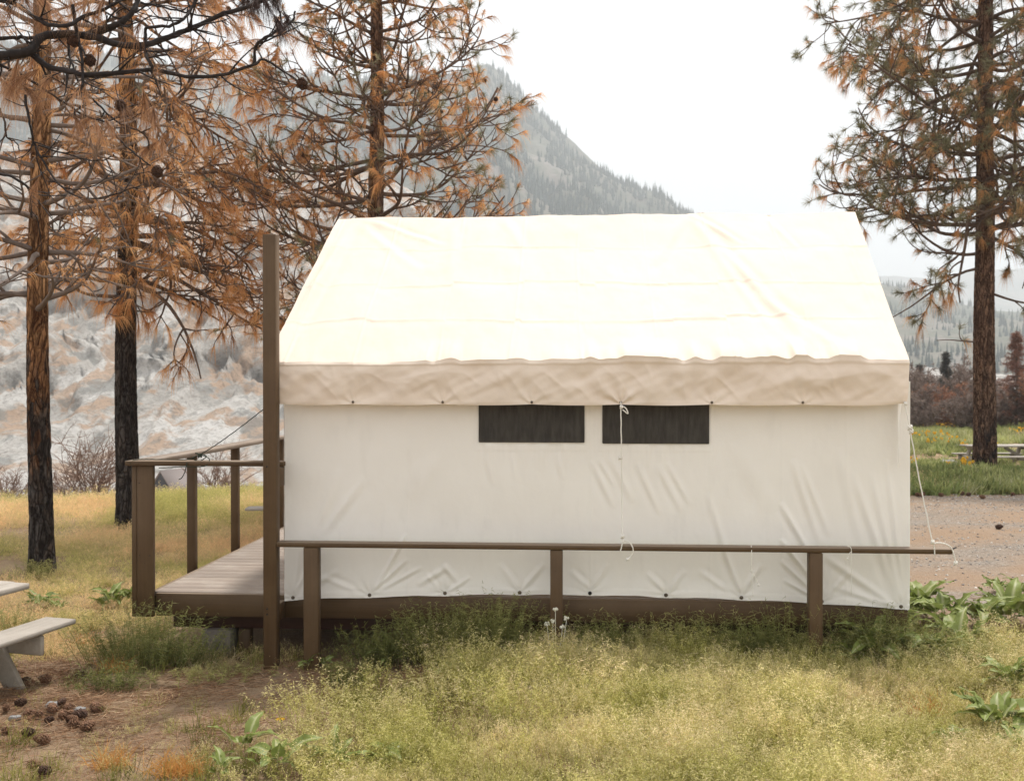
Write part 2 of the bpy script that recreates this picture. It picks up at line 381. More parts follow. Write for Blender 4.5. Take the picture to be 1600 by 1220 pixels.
# ground
m, n, o = mat('dry_soil'); v = texco(n)
g1 = noise(n, v, 0.9, 8, 0.62, 0.3); g2 = noise(n, v, 14, 8, 0.7); g3 = noise(n, v, 70, 6, 0.7)
c = ramp(n, g1, [(0.34, (0.235, 0.15, 0.095)), (0.5, (0.33, 0.225, 0.145)), (0.64, (0.41, 0.30, 0.18))])
c = mixc(n, ramp(n, g2, [(0.42, (0, 0, 0)), (0.66, (0.8, 0.8, 0.8))]), c, (0.38, 0.28, 0.19))
c = mixc(n, ramp(n, g3, [(0.52, (0, 0, 0)), (0.70, (0.75, 0.75, 0.75))]), c, (0.10, 0.060, 0.038))
princ(n, o, c, 0.95, bump(n, math_(n, 'ADD', g2, g3), 0.8, 0.03), 0.1); M_SOIL = m
m, n, o = mat('gravel'); v = texco(n)
vo = N(n, 'ShaderNodeTexVoronoi'); vo.inputs['Scale'].default_value = 42; n.links.new(v, vo.inputs['Vector'])
g1 = noise(n, texco(n, (0.5, 1.2, 1)), 0.8, 8, 0.6, 0.4); g3 = noise(n, v, 55, 6, 0.7)
c = ramp(n, vo.outputs['Color'], [(0.0, (0.135, 0.122, 0.108)), (0.5, (0.24, 0.215, 0.185)), (1.0, (0.38, 0.35, 0.31))])
c = mixc(n, ramp(n, g1, [(0.40, (0.8, 0.8, 0.8)), (0.62, (0.15, 0.15, 0.15))]), c, (0.31, 0.21, 0.135))
c = mixc(n, ramp(n, g3, [(0.52, (0, 0, 0)), (0.72, (0.7, 0.7, 0.7))]), c, (0.19, 0.12, 0.08))
princ(n, o, c, 0.95, bump(n, math_(n, 'ADD', vo.outputs['Distance'], g3), 0.7, 0.02), 0.1); M_GRAVEL = m
m, n, o = mat('cliff_rock'); v = texco(n)
def diag(n, ang, sc):
    t = n.nodes.new('ShaderNodeTexCoord'); m1 = n.nodes.new('ShaderNodeMapping'); m1.inputs['Rotation'].default_value = (0, R(ang), 0)
    n.links.new(t.outputs['Object'], m1.inputs['Vector']); m2 = n.nodes.new('ShaderNodeMapping'); m2.inputs['Scale'].default_value = sc
    n.links.new(m1.outputs[0], m2.inputs['Vector']); return m2.outputs[0]
g0 = noise(n, diag(n, 38, (0.35, 0.5, 1.2)), 0.07, 10, 0.68, 0.25); g1 = noise(n, diag(n, 30, (0.7, 0.8, 1.4)), 0.13, 8, 0.62, 0.3)
g2 = noise(n, v, 0.8, 10, 0.75, 0.1); g4 = noise(n, diag(n, 45, (0.6, 0.8, 1.3)), 0.12, 8, 0.64, 0.2); g5 = noise(n, v, 1.3, 8, 0.7)
c = ramp(n, g0, [(0.36, (0.38, 0.355, 0.325)), (0.47, (0.53, 0.505, 0.47)), (0.58, (0.67, 0.65, 0.62))])
c = mixc(n, ramp(n, g1, [(0.51, (0, 0, 0)), (0.57, (0.9, 0.9, 0.9))]), c, (0.50, 0.35, 0.245))
c = mixc(n, ramp(n, g4, [(0.54, (0, 0, 0)), (0.60, (0.75, 0.75, 0.75))]), c, (0.25, 0.25, 0.235))
c = mixc(n, ramp(n, g2, [(0.50, (0, 0, 0)), (0.66, (0.6, 0.6, 0.6))]), c, (0.22, 0.19, 0.16))
c = mixc(n, ramp(n, g5, [(0.52, (0, 0, 0)), (0.64, (0.55, 0.55, 0.55))]), c, (0.20, 0.18, 0.16))
g2 = math_(n, 'ADD', g2, math_(n, 'MULTIPLY', g5, 0.4))
princ(n, o, c, 0.95, bump(n, g2, 1.0, 1.2), 0.1); M_CLIFF = m
m, n, o = mat('mountain_slope'); v = texco(n)
g0 = noise(n, v, 0.008, 8, 0.6, 0.8); g2 = noise(n, v, 0.06, 8, 0.7, 0.3)
c = ramp(n, g0, [(0.35, (0.075, 0.085, 0.062)), (0.5, (0.14, 0.135, 0.105)), (0.65, (0.22, 0.19, 0.165))])
c = mixc(n, ramp(n, g2, [(0.48, (0, 0, 0)), (0.62, (0.9, 0.9, 0.9))]), c, (0.085, 0.10, 0.065))
princ(n, o, c, 0.95, bump(n, g2, 0.8, 4), 0.1); M_MOUNT = m
M_FOREST = flat('dark_conifer_green', (0.032, 0.055, 0.042), 0.9, 0.4, 0.03)

# ------------------------------------------------------------------ the tent frame: local axes u (along the tent), v (away from the camera)
YAW = -math.atan(100/F)
P0 = Vector((-1.711, 7.6, 0.0))
cy, sy_ = math.cos(YAW), math.sin(YAW)
def TW(u, v, z): return Vector((P0.x+cy*u-sy_*v, P0.y+sy_*u+cy*v, z))
def tent_root(name): return empty(name, P0, YAW)
def px_uv(px, py, v):
    """photo pixel on the vertical plane at depth v of the tent frame -> (u, z)"""
    a = (px-800)/F
    # (P0x+cy*u-sy*v) = a*(P0y+sy*u+cy*v)
    u = (a*(P0.y+cy*v)-P0.x+sy_*v)/(cy-a*sy_)
    D = P0.y+sy_*u+cy*v
    return u, EYE-(py-HZ)/F*D
def inv_uv(x, y):
    dx, dy = x-P0.x, y-P0.y
    return cy*dx+sy_*dy, -sy_*dx+cy*dy

# ------------------------------------------------------------------ terrain
def edge_r(a): return 18.2+ (64-18.2)*sst(-0.10, 0.36, a)
def gz(x, y):
    x = np.asarray(x, float); y = np.asarray(y, float)
    r = np.hypot(x, y); a = x/np.maximum(y, 0.5)
    z = 0.03*fbm(x*0.5, y*0.5, 0, 3, 3)+0.012*fbm(x*3, y*3, 0, 5, 3)
    z = z+0.13*sst(-1.2, 0.4, x)*sst(12, 8.5, r)*sst(0, 4, r)
    z = z+0.035*np.exp(-((x+1.75)**2+(y-7.35)**2)/0.04)+0.03*np.exp(-((x+0.6)**2+(y-6.6)**2)/0.3)
    e = np.where(y > 0, edge_r(a), 45.0)
    z = z-0.20*sst(25.5, 28, r)*sst(0.25, 0.4, a)*sst(34, 30, r)
    z = z-14.0*sst(0, 40, r-e)-0.012*np.maximum(r-e, 0)*sst(0, 10, r-e)*sst(140, 40, r)
    return z
def ground_at(px, py, it=8):
    a = (px-800)/F; s = (py-HZ)/F; D = 6.0; z = 0.0
    for _ in range(it):
        D = (EYE-z)/s; z = float(gz(a*D, D))
    return (a*D, D, z)
rr = np.concatenate([[0.0], 0.7*1.04**np.arange(0, 232)]); rr = rr[rr < 6000]; rr = np.append(rr, 6200)
th = np.linspace(0, 2*np.pi, 481)[:-1]
RR, TH = np.meshgrid(rr, th, indexing='ij'); X = RR*np.sin(TH); Y = RR*np.cos(TH); Z = gz(X, Y)
nr, nth = RR.shape; i = np.arange(nr-1)[:, None]*nth; j = np.arange(nth)[None]; j2 = (j+1) % nth
acc = Acc(); acc.add(np.stack([X, Y, Z], -1), np.stack([i+j, i+nth+j, i+nth+j2, i+j2], -1).reshape(-1, 4))
ground = acc.build('ground', M_SOIL, None, True); tag(ground, kind='structure')

# gravel lot to the right of the tent
def lot_soft(x, y): return np.minimum(np.minimum(x-2.2-0.6*fbm(y*0.4, 0.3, 0, 9, 2), y-8.2-0.35*fbm(x*0.7, 1.3, 0, 8, 3)), 18.8+0.35*fbm(x*0.6, 2.3, 0, 4, 3)-y)
def lot_mask(x, y): return lot_soft(x, y) > 0
gx = np.linspace(1.2, 34, 240); gy = np.linspace(7.2, 20, 150); GX, GY = np.meshgrid(gx, gy, indexing='ij')
sf = lot_soft(GX, GY); mk = sf > -0.25; ii = np.arange(239)[:, None]*150; jj = np.arange(149)[None]
fm = mk[:-1, :-1] & mk[1:, :-1] & mk[:-1, 1:] & mk[1:, 1:]
Q = np.stack([ii+jj, ii+150+jj, ii+151+jj, ii+jj+1], -1)[fm]
acc = Acc(); acc.add(np.stack([GX, GY, gz(GX, GY)-0.06+0.08*sst(-0.2, 0.3, sf+0.12*fbm(GX*5, GY*5, 0, 14, 3))], -1), Q); lot = acc.build('gravel_lot', M_GRAVEL, None, True); tag(lot, kind='structure')
bm_used = None

def strip_terrain(name, ridge, r0, r1, z0, matr, nx=260, nt=110, amp=10.0, fs=0.02, prof=None, seed=1, rid=0.0):
    xs = np.array([p[0] for p in ridge], float); ys = np.array([p[1] for p in ridge], float)
    px = np.linspace(xs[0], xs[-1], nx); ry = np.interp(px, xs, ys)
    t = np.linspace(0, 1.35, nt)
    PX, Tt = np.meshgrid(px, t, indexing='ij'); RY = ry[:, None]+0*Tt
    A = (PX-800)/F; D = r0+(r1-r0)*Tt
    top = EYE+(HZ-RY)/F*r1
    pr = np.where(Tt <= 1, (prof(Tt) if prof else Tt), 1-0.25*(Tt-1))
    X = A*D; Y = D.copy()
    nzv = fbm(X*fs, Y*fs, Tt*2, seed, 6, 0.55)
    if rid: nzv = nzv+rid*(1-2*np.abs(fbm(X*fs*1.3+Tt*1.5, Y*fs*0.4, 0, seed+9, 5, 0.55)))
    env = sst(0, 0.30, Tt)*(0.35+0.65*sst(1.0, 0.8, Tt))
    Zt = z0+(top-z0)*pr+amp*nzv*env
    Y2 = Y+amp*0.8*fbm(X*fs*2, Zt*fs*2, 0, seed+5, 4)*env*(1.5 if rid else 0.3)
    ia = np.arange(nx-1)[:, None]*nt; ja = np.arange(nt-1)[None]
    acc = Acc(); acc.add(np.stack([X, Y2, Zt], -1), np.stack([ia+ja, ia+nt+ja, ia+nt+ja+1, ia+ja+1], -1).reshape(-1, 4))
    o = acc.build(name, matr, None, True); tag(o, kind='structure')
    return X, Y2, Zt, PX, Tt
CL = strip_terrain('cliff', [(-1300, 180), (-300, 215), (0, 225), (150, 238), (300, 250), (400, 256), (560, 262), (640, 300), (760, 380), (900, 450), (1100, 540), (1300, 572), (1500, 588), (2000, 592)],
    125, 430, -17, M_CLIFF, 640, 300, 5.0, 0.05, lambda t: 0.75*t+0.25*t*t, 3, 0.8)
MT = strip_terrain('mountain', [(-1500, -60), (-400, 20), (0, 70), (200, 100), (380, 118), (560, 128), (680, 120), (740, 104), (765, 104), (800, 138), (822, 164), (862, 196), (900, 222), (950, 262), (1000, 296), (1070, 333), (1150, 378), (1250, 440), (1400, 520), (1700, 590), (2000, 600)],
    520, 1500, -20, M_MOUNT, 360, 130, 26.0, 0.006, lambda t: 0.9*t+0.1*t*t, 12, 0.2)
HR = strip_terrain('far_hill', [(900, 470), (1200, 435), (1330, 440), (1420, 456), (1500, 474), (1600, 492), (1750, 530), (2400, 545)], 400, 1300, -20, M_MOUNT, 220, 80, 16.0, 0.008, None, 31)
strip_terrain('far_ridge', [(800, 470), (1200, 440), (1380, 428), (1460, 436), (1540, 424), (1700, 408), (2500, 400)], 2200, 3600, -30, M_MOUNT, 160, 50, 40.0, 0.003, None, 41)

# forest on the mountain: thousands of far conifers in one mass (geometry-node instances)
scatter_id = 0
def scatter(name, pts, variants, rotz=True, tilt=0.12, scale=(0.8, 1.2), tint=None, label=None, cat=None, zoff=0.0, sc_arr=None):
    global scatter_id; scatter_id += 1
    pts = np.asarray(pts, float); n_ = len(pts)
    me = bpy.data.meshes.new(name); me.vertices.add(n_); me.vertices.foreach_set('co', pts.astype(np.float32).ravel())
    def at(nm, ty, arr, key='value'):
        a = me.attributes.new(nm, ty, 'POINT'); a.data.foreach_set(key, np.ascontiguousarray(arr).ravel())
    rot = np.stack([npr.normal(0, tilt, n_), npr.normal(0, tilt, n_), npr.uniform(0, 6.283, n_)], -1).astype(np.float32)
    at('rot', 'FLOAT_VECTOR', rot, 'vector')
    sc = sc_arr if sc_arr is not None else npr.uniform(scale[0], scale[1], n_)
    at('scl', 'FLOAT', sc.astype(np.float32)); at('idx', 'INT', npr.integers(0, len(variants), n_).astype(np.int32))
    at('tint', 'FLOAT', (tint if tint is not None else np.zeros(n_)).astype(np.float32))
    ob = bpy.data.objects.new(name, me); col.objects.link(ob)
    cl = bpy.data.collections.new(name+'_kinds')
    for k, vm_ in enumerate(variants):
        vo_ = bpy.data.objects.new('%s_kind_%02d' % (name, k), vm_); cl.objects.link(vo_)
    g = bpy.data.node_groups.new(name, 'GeometryNodeTree')
    g.interface.new_socket('Geometry', in_out='INPUT', socket_type='NodeSocketGeometry')
    g.interface.new_socket('Geometry', in_out='OUTPUT', socket_type='NodeSocketGeometry')
    gi = g.nodes.new('NodeGroupInput'); go = g.nodes.new('NodeGroupOutput')
    iop = g.nodes.new('GeometryNodeInstanceOnPoints'); ci = g.nodes.new('GeometryNodeCollectionInfo')
    ci.inputs['Collection'].default_value = cl; ci.inputs['Separate Children'].default_value = True; ci.inputs['Reset Children'].default_value = True
    def na(nm, ty):
        q = g.nodes.new('GeometryNodeInputNamedAttribute'); q.data_type = ty; q.inputs['Name'].default_value = nm
        return [s for s in q.outputs if s.enabled and s.name == 'Attribute'][0]
    g.links.new(gi.outputs[0], iop.inputs['Points']); g.links.new(ci.outputs[0], iop.inputs['Instance'])
    iop.inputs['Pick Instance'].default_value = True
    g.links.new(na('idx', 'INT'), iop.inputs['Instance Index']); g.links.new(na('rot', 'FLOAT_VECTOR'), iop.inputs['Rotation'])
    g.links.new(na('scl', 'FLOAT'), iop.inputs['Scale']); g.links.new(iop.outputs[0], go.inputs[0])
    md = ob.modifiers.new('scatter', 'NODES'); md.node_group = g
    tag(ob, label, cat, None, 'stuff'); return ob
def conifer_mesh(seed, tiers=7, h=12.0, r=2.4):
    rg = np.random.default_rng(seed); a = Acc(); k = 9
    for q in range(tiers):
        z = h*(0.08+0.86*q/tiers); rad = r*(1-q/tiers)*rg.uniform(0.75, 1.1)+0.15; an = np.arange(k)*2*np.pi/k+rg.uniform(0, 6)
        rd = rad*rg.uniform(0.55, 1.15, k)
        V = np.stack([np.cos(an)*rd, np.sin(an)*rd, np.full(k, z)-rg.uniform(0, 0.5, k)], -1); V = np.vstack([V, [[0, 0, z+h*0.26]]])
        jj = np.arange(k); a.add(V, None, np.stack([jj, (jj+1) % k, np.full(k, k)], -1))
    tube(a, [[0, 0, -1], [0, 0, h]], [0.2, 0.05], 5)
    return a.mesh('conifer', M_FOREST)
CON = [conifer_mesh(s, 7, hh, rr_) for s, hh, rr_ in ((1, 12, 2.3), (2, 14, 2.0), (3, 9, 2.2), (4, 11, 1.6))]
def forest_pts(G, n_, fs, thr, tlo=0.03, pmin=-600, pmax=2400):
    X, Y, Zt, PX, Tt = G; a_, b_ = X.shape; o_ = []
    ia = npr.uniform(0, a_-1.001, n_*4); jb = npr.uniform(0, (b_-1)/1.35, n_*4)
    i0 = ia.astype(int); j0 = jb.astype(int); fa = ia-i0; fb = jb-j0
    def L(Gm): return (Gm[i0, j0]*(1-fa)*(1-fb)+Gm[i0+1, j0]*fa*(1-fb)+Gm[i0, j0+1]*(1-fa)*fb+Gm[i0+1, j0+1]*fa*fb)
    P = np.stack([L(X), L(Y), L(Zt)-0.4], -1)
    dn = fbm(P[:, 0]*fs, P[:, 1]*fs, P[:, 2]*fs, 77, 4)
    P = P[(dn > thr) & (npr.uniform(0, 1, len(P)) < sst(thr, thr+0.5, dn)+0.12)]
    return P[:n_]
scatter('mountain_forest', forest_pts(MT, 42000, 0.010, -0.55), CON, tilt=0.03, scale=(0.6, 1.3), label='scattered dark conifers covering the hazy mountain behind the tent', cat='forest')
scatter('hill_forest', forest_pts(HR, 4000, 0.012, -0.3), CON, tilt=0.03, scale=(0.5, 1.0), label='far conifers on the hazy hill right of the tent', cat='forest')

# ------------------------------------------------------------------ haze
acc = Acc(); lo = np.array([-7500, -300, -62.0]); hi = np.array([7500, 5200, 760.0])
acc.add([[lo[0], lo[1], lo[2]], [hi[0], lo[1], lo[2]], [hi[0], hi[1], lo[2]], [lo[0], hi[1], lo[2]], [lo[0], lo[1], hi[2]], [hi[0], lo[1], hi[2]], [hi[0], hi[1], hi[2]], [lo[0], hi[1], hi[2]]], BOXQ)
m, n, o = mat('haze_air'); pv = N(n, 'ShaderNodeVolumePrincipled'); pv.inputs['Color'].default_value = (0.90, 0.95, 1.0, 1)
pv.inputs['Density'].default_value = 0.00044; pv.inputs['Anisotropy'].default_value = 0.0
n.links.new(pv.outputs[0], o.inputs['Volume'])
haze = acc.build('haze', m); tag(haze, kind='stuff', label='pale haze in the valley air', cat='haze')

# ------------------------------------------------------------------ far hut
def far_hut():
    D = 100.0; x0 = (238-800)/F*D; r_ = empty('hut', (x0+0.75, D, -13.0), R(-20))
    a = Acc(); H = 6.4
    a.add([[-2.0, 0.2, 0], [1.55, 0.2, 0], [1.55, 4.8, 0], [-2.0, 4.8, 0], [-2.0, 0.2, H-2.7], [1.55, 0.2, H-2.3], [1.55, 4.8, H-2.3], [-2.0, 4.8, H-2.7], [0, 0.2, H-0.15], [0, 4.8, H-0.15]],
        [(0, 1, 5, 4), (1, 2, 6, 5), (2, 3, 7, 6), (3, 0, 4, 7)], [(4, 5, 8), (7, 9, 6)])
    a.build('wall', flat('dark_hut_wall', (0.05, 0.055, 0.065), 0.9), r_)
    for xe, ze in ((1.75, H-2.35), (-2.2, H-2.9)):
        a = Acc(); p = [(0, 0, H), (0, 5, H), (xe, 5, ze), (xe, 0, ze)]
        q = [(x_, y_, z_-0.14) for x_, y_, z_ in p]; V = p+q
        a.add(V, [(0, 1, 2, 3), (7, 6, 5, 4), (0, 3, 7, 4), (1, 0, 4, 5), (2, 1, 5, 6), (3, 2, 6, 7)])
        a.build('roof', flat('weathered_hut_roof', (0.19, 0.16, 0.15), 0.8), r_)
    tag(r_, 'small dark hut with greyish sloping roof below the meadow edge, seen through the railing', 'hut')
far_hut()

# ------------------------------------------------------------------ deck
DECK_Z = 0.512
TPL = px_uv(410.5, 800, -0.345)[0]; TPR = px_uv(431, 800, -0.345)[0]
deck = tent_root('wooden_deck')
tag(deck, 'brown painted wooden deck platform with plank floor and railing that carries the canvas tent', 'deck')
nb = 26; pw = 3.66/nb
for k in range(nb):
    a = Acc(); v0 = -0.035+k*pw; jit = rnd.uniform(-0.0015, 0.0015)
    rbox(a, (-1.03+rnd.uniform(-.004, .004), v0+0.004, DECK_Z-0.036+jit), (4.60, v0+pw-0.004, DECK_Z+jit), 0.004)
    a.build('plank', M_PLANK, deck)
for nm, lo_, hi_ in (('skirt_board', (-1.003, -0.078, 0.335), (4.605, -0.038, 0.505)), ('skirt_board', (-1.03, 3.63, 0.335), (4.60, 3.67, 0.475)),
                     ('skirt_board', (-1.073, 0.022, 0.335), (-1.034, 3.67, 0.505)), ('skirt_board', (4.565, -0.036, 0.335), (4.598, 3.625, 0.475))):
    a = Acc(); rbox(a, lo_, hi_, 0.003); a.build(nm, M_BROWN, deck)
for v0 in (0.12, 1.8, 3.4):
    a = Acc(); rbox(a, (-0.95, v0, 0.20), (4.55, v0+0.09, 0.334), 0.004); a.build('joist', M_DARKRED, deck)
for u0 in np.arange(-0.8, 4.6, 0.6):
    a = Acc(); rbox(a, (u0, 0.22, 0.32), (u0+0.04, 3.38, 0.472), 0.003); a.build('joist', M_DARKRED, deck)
for u0 in (-0.70, 1.2, 3.0, 4.3):
    for v0 in (0.06, 1.74, 3.34):
        x_, y_, _ = TW(u0, v0, 0); zg = float(gz(x_, y_))
        a = Acc(); rbox(a, (u0, v0, zg-0.05), (u0+0.23, v0+0.22, 0.198), 0.008)
        a.build('pier_block', M_CONCRETE, deck)
        a = Acc(); rbox(a, (u0+0.28, v0+0.03, zg-0.05), (u0+0.37, v0+0.12, 0.198), 0.004); a.build('support_post', M_BROWNV, deck)
def gl(u, v): 
    p = TW(u, v, 0); return float(gz(p.x, p.y))
# corner post of three boards
RZ = 1.518
a = Acc(); rbox(a, (-1.130, -0.125, 0.335), (-1.005, -0.082, RZ-0.037), 0.004); a.build('corner_post', M_BROWNV, deck)
a = Acc(); rbox(a, (-1.172, -0.123, 0.335), (-1.133, 0.02, RZ-0.037), 0.004); a.build('corner_post', M_BROWNV, deck)
a = Acc(); rbox(a, (-1.130, -0.0795, 0.335), (-1.05, 0.02, RZ-0.037), 0.004); a.build('corner_post', M_BROWNV, deck)
for vv_ in (1.0, 2.1, 3.15, 3.60):
    a = Acc(); rbox(a, (-1.178, vv_-0.035, 0.335), (-1.108, vv_+0.035, RZ-0.037), 0.004); a.build('railing_post', M_BROWNV, deck)
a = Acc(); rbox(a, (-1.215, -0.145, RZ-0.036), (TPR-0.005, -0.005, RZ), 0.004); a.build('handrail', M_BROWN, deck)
a = Acc(); rbox(a, (-1.215, -0.002, RZ-0.036), (-1.06, 3.68, RZ), 0.004); a.build('handrail', painted_wood('pale_brown_rail', (0.30, 0.235, 0.185), (0.44, 0.37, 0.31), (30, 1.5, 30)), deck)  # side handrail has a paler brown than the front one
# tall post
g_ = gl(-0.124, -0.3)
a = Acc(); rbox(a, (TPL, -0.345, g_-0.08), (TPR, -0.250, px_uv(420, 366, -0.345)[1]), 0.005); tp = a.build('tall_post', M_BROWNV, deck)
for zz in (0.42, 0.46, RZ-0.02):
    a = Acc(); tube(a, [[TPL+0.03, -0.34, zz], [TPL+0.03, -0.352, zz]], [0.007, 0.006], 8); a.build('bolt', M_BOLT, tp)
for (uu, zz) in ((-1.11, 0.80), (-1.03, 0.80), (-1.11, 1.35), (-1.03, 0.42)):
    a = Acc(); tube(a, [[uu, -0.12, zz], [uu, -0.128, zz]], [0.004, 0.004], 8); a.build('screw', M_BOLT, deck)
# stair at the back with its descending handrail
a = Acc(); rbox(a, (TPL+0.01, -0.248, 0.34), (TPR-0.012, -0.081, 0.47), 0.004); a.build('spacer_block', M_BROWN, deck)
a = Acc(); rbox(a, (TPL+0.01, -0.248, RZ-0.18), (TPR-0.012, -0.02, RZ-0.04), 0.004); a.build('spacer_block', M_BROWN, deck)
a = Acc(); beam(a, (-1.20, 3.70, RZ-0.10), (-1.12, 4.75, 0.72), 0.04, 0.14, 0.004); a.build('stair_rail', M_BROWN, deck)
for vv_, zt in ((3.95, 1.25), (4.70, 0.70)):
    a = Acc(); rbox(a, (-1.15, vv_-0.045, gl(-1.1, vv_)-0.05), (-1.065, vv_+0.045, zt), 0.004); a.build('railing_post', M_BROWNV, deck)
for k in range(3):
    a = Acc(); rbox(a, (-1.06, 3.70+k*0.28, 0.36-k*0.14), (0.1, 3.96+k*0.28, 0.398-k*0.14), 0.004); a.build('stair_tread', M_PLANK, deck)

# tie rail in front of the tent
tie = tent_root('tie_rail')
tag(tie, 'long low brown rail on three posts along the front of the tent', 'railing')
TV = -0.29; TZ = px_uv(800, 852, TV-0.06)[1]+0.002
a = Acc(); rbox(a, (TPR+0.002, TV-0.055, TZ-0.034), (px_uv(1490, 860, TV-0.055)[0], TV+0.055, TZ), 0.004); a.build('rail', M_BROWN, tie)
for uu, wd in ((px_uv(485, 900, TV-.05)[0], 0.108), (px_uv(869.5, 900, TV-.05)[0], 0.089), (px_uv(1276, 900, TV-.05)[0], 0.092)):
    g_ = gl(uu, TV); a = Acc(); rbox(a, (uu-wd/2, TV-0.052, g_-0.1), (uu+wd/2, TV+0.037, TZ-0.036), 0.005); a.build('post', M_BROWNV, tie)
a = Acc(); tube(a, [[px_uv(1486, 860, TV)[0], TV, TZ-0.01], [px_uv(1495, 860, TV)[0], TV, TZ+0.006]], [0.006, 0.005], 8); a.build('nail', M_BOLT, tie)

# ------------------------------------------------------------------ tent
tent = tent_root('canvas_tent')
tag(tent, 'off-white canvas tent with tan eave flap and two dark screen windows, on the deck', 'tent')
WV = -0.092; ZB = 0.458
gro_px = [(457, 934), (577, 930), (695, 927), (812, 926), (922, 927), (1041, 930), (1159, 934), (1285, 940), (1409, 948)]
gro = [px_uv(p, q, WV) for p, q in gro_px]
segs = [(489, 842, 528, 732, 14, 6), (498, 842, 570, 745, 12, 7), (583, 927, 635, 833, 6, 9), (586, 920, 637, 872, 6, 9), (592, 922, 660, 885, 6, 7), (560, 925, 500, 900, 8, 5),
        (459, 930, 484, 880, 6, 7), (462, 932, 530, 890, 8, 6), (461, 925, 468, 850, 7, 5), (651, 914, 700, 885, 8, 8), (693, 881, 715, 910, 8, 8), (700, 925, 735, 900, 6, 5), (690, 925, 665, 895, 6, 5),
        (925, 719, 960, 794, 9, 7), (935, 715, 962, 762, 7, 6), (812, 922, 780, 880, 8, 5), (814, 922, 850, 880, 8, 5), (922, 922, 890, 890, 8, 5), (924, 922, 950, 880, 8, 4),
        (955, 715, 990, 785, 10, 6), (995, 721, 1032, 804, 9, 7), (1028, 725, 1066, 800, 9, 6), (1042, 722, 1080, 790, 8, 6), (760, 712, 772, 760, 8, 4), (800, 708, 806, 750, 7, 3), (870, 706, 880, 750, 8, 4),
        (1107, 770, 1154, 925, 9, 8), (1128, 850, 1158, 928, 7, 8), (1160, 925, 1190, 880, 8, 6), (1140, 926, 1090, 890, 8, 5), (1041, 926, 1010, 895, 8, 5), (1043, 926, 1070, 890, 8, 5),
        (1220, 785, 1268, 870, 8, 12), (1239, 717, 1282, 852, 10, 10), (1252, 725, 1297, 838, 9, 8), (1220, 841, 1268, 905, 6, 12), (1220, 875, 1272, 925, 6, 10), (1224, 905, 1280, 936, 6, 7),
        (1332, 736, 1405, 942, 11, 11), (1362, 736, 1407, 938, 9, 10), (1385, 717, 1409, 905, 7, 8), (1287, 867, 1400, 946, 10, 8), (1300, 915, 1400, 947, 8, 5), (1310, 700, 1350, 860, 14, 7), (1290, 935, 1330, 890, 7, 5),
        (700, 690, 640, 780, 25, 4), (1150, 690, 1210, 800, 25, 5)]
def seg_field(U, Zz, segl, v):
    d = 0
    for (xa, ya, xb, yb, w_, am) in segl:
        ua, za = px_uv(xa, ya, v); ub, zb = px_uv(xb, yb, v); L2 = (ub-ua)**2+(zb-za)**2; L = math.sqrt(L2)
        t = ((U-ua)*(ub-ua)+(Zz-za)*(zb-za))/L2; s = ((U-ua)*(zb-za)-(Zz-za)*(ub-ua))/L
        wr = w_/F*7.4*0.5
        d = d+am*0.001*np.exp(-(s/wr)**2)*np.sin(np.pi*np.clip(t, 0, 1))**0.7*(1+0.0*t)-0.5*am*0.001*np.exp(-((s-2.0*wr)/wr)**2)*np.sin(np.pi*np.clip(t, 0, 1))
    return 1.5*d
nu, nzz = 560, 190
U_, K_ = np.meshgrid(np.linspace(0.0, 4.61, nu), np.linspace(0, 1, nzz), indexing='ij')
gu = np.array([g[0] for g in gro]); gzv = np.array([g[1] for g in gro])-0.022
zb_ = np.interp(U_[:, 0], gu, gzv)
ph = np.interp(U_[:, 0], gu, np.arange(len(gu)))
zb_ = zb_+0.012*np.sin(np.pi*(ph % 1))+0.002*vnoise(U_[:, 0]*9, 0)
ZT = 2.12
ZZ = zb_[:, None]+(ZT-zb_[:, None])*K_
d = seg_field(U_, ZZ, segs, WV)
d = d+0.006*fbm(U_*1.3, ZZ*0.9, 0, 21, 3)+0.0015*fbm(U_*9, ZZ*4, 0, 22, 3)
for (uu, zz) in gro:
    r_ = np.hypot(U_-uu, ZZ-zz); th_ = np.arctan2(ZZ-zz, U_-uu)
    d = d+0.0035*np.exp(-r_/0.13)*np.sin(th_*9+uu*7)*sst(0, 0.03, r_)-0.010*np.exp(-(r_/0.05)**2)
for spx in (637, 923, 1110, 1222, 1322):      # sewn vertical seams
    su = px_uv(spx, 780, WV)[0]; d = d+0.0014*(sst(su-0.006, su-0.003, U_)-sst(su+0.008, su+0.011, U_))
hz = ZZ-zb_[:, None]
d = d+0.0018*(sst(0.050, 0.046, hz))+0.0008*np.sin(U_*260)*np.exp(-((hz-0.048)/0.004)**2)
d = d+0.012*np.sin(np.pi*(ph[:, None] % 1))**2*sst(0.14, 0.0, hz)*(0.6+0.4*vnoise(U_*3, 0))
for wx0, wx1 in ((749, 912), (942, 1107)):    # puckers under the windows
    ua = px_uv(wx0, 700, WV)[0]; ub = px_uv(wx1, 700, WV)[0]
    d = d+0.0045*fbm(U_*26, ZZ*2.5, 0, 25, 2)*sst(ua-.05, ua+.03, U_)*sst(ub+.05, ub-.03, U_)*sst(1.40, 1.62, ZZ)*sst(1.67, 1.64, ZZ)
    d = d+0.002*(sst(ua-.035, ua-.03, U_)*sst(ub+.035, ub+.03, U_)*sst(1.600, 1.605, ZZ))
def sheet(P, name, matr, parent, i0=0, j0=0, smooth=True):
    a_, b_ = P.shape[:2]; ia = np.arange(a_-1)[:, None]*b_; ja = np.arange(b_-1)[None]
    a = Acc(); a.add(P, np.stack([ia+ja, ia+b_+ja, ia+b_+ja+1, ia+ja+1], -1).reshape(-1, 4)); return a.build(name, matr, parent, smooth)
front = sheet(np.stack([U_, WV-np.abs(0)-d, ZZ], -1), 'front_wall', M_WALL, tent)
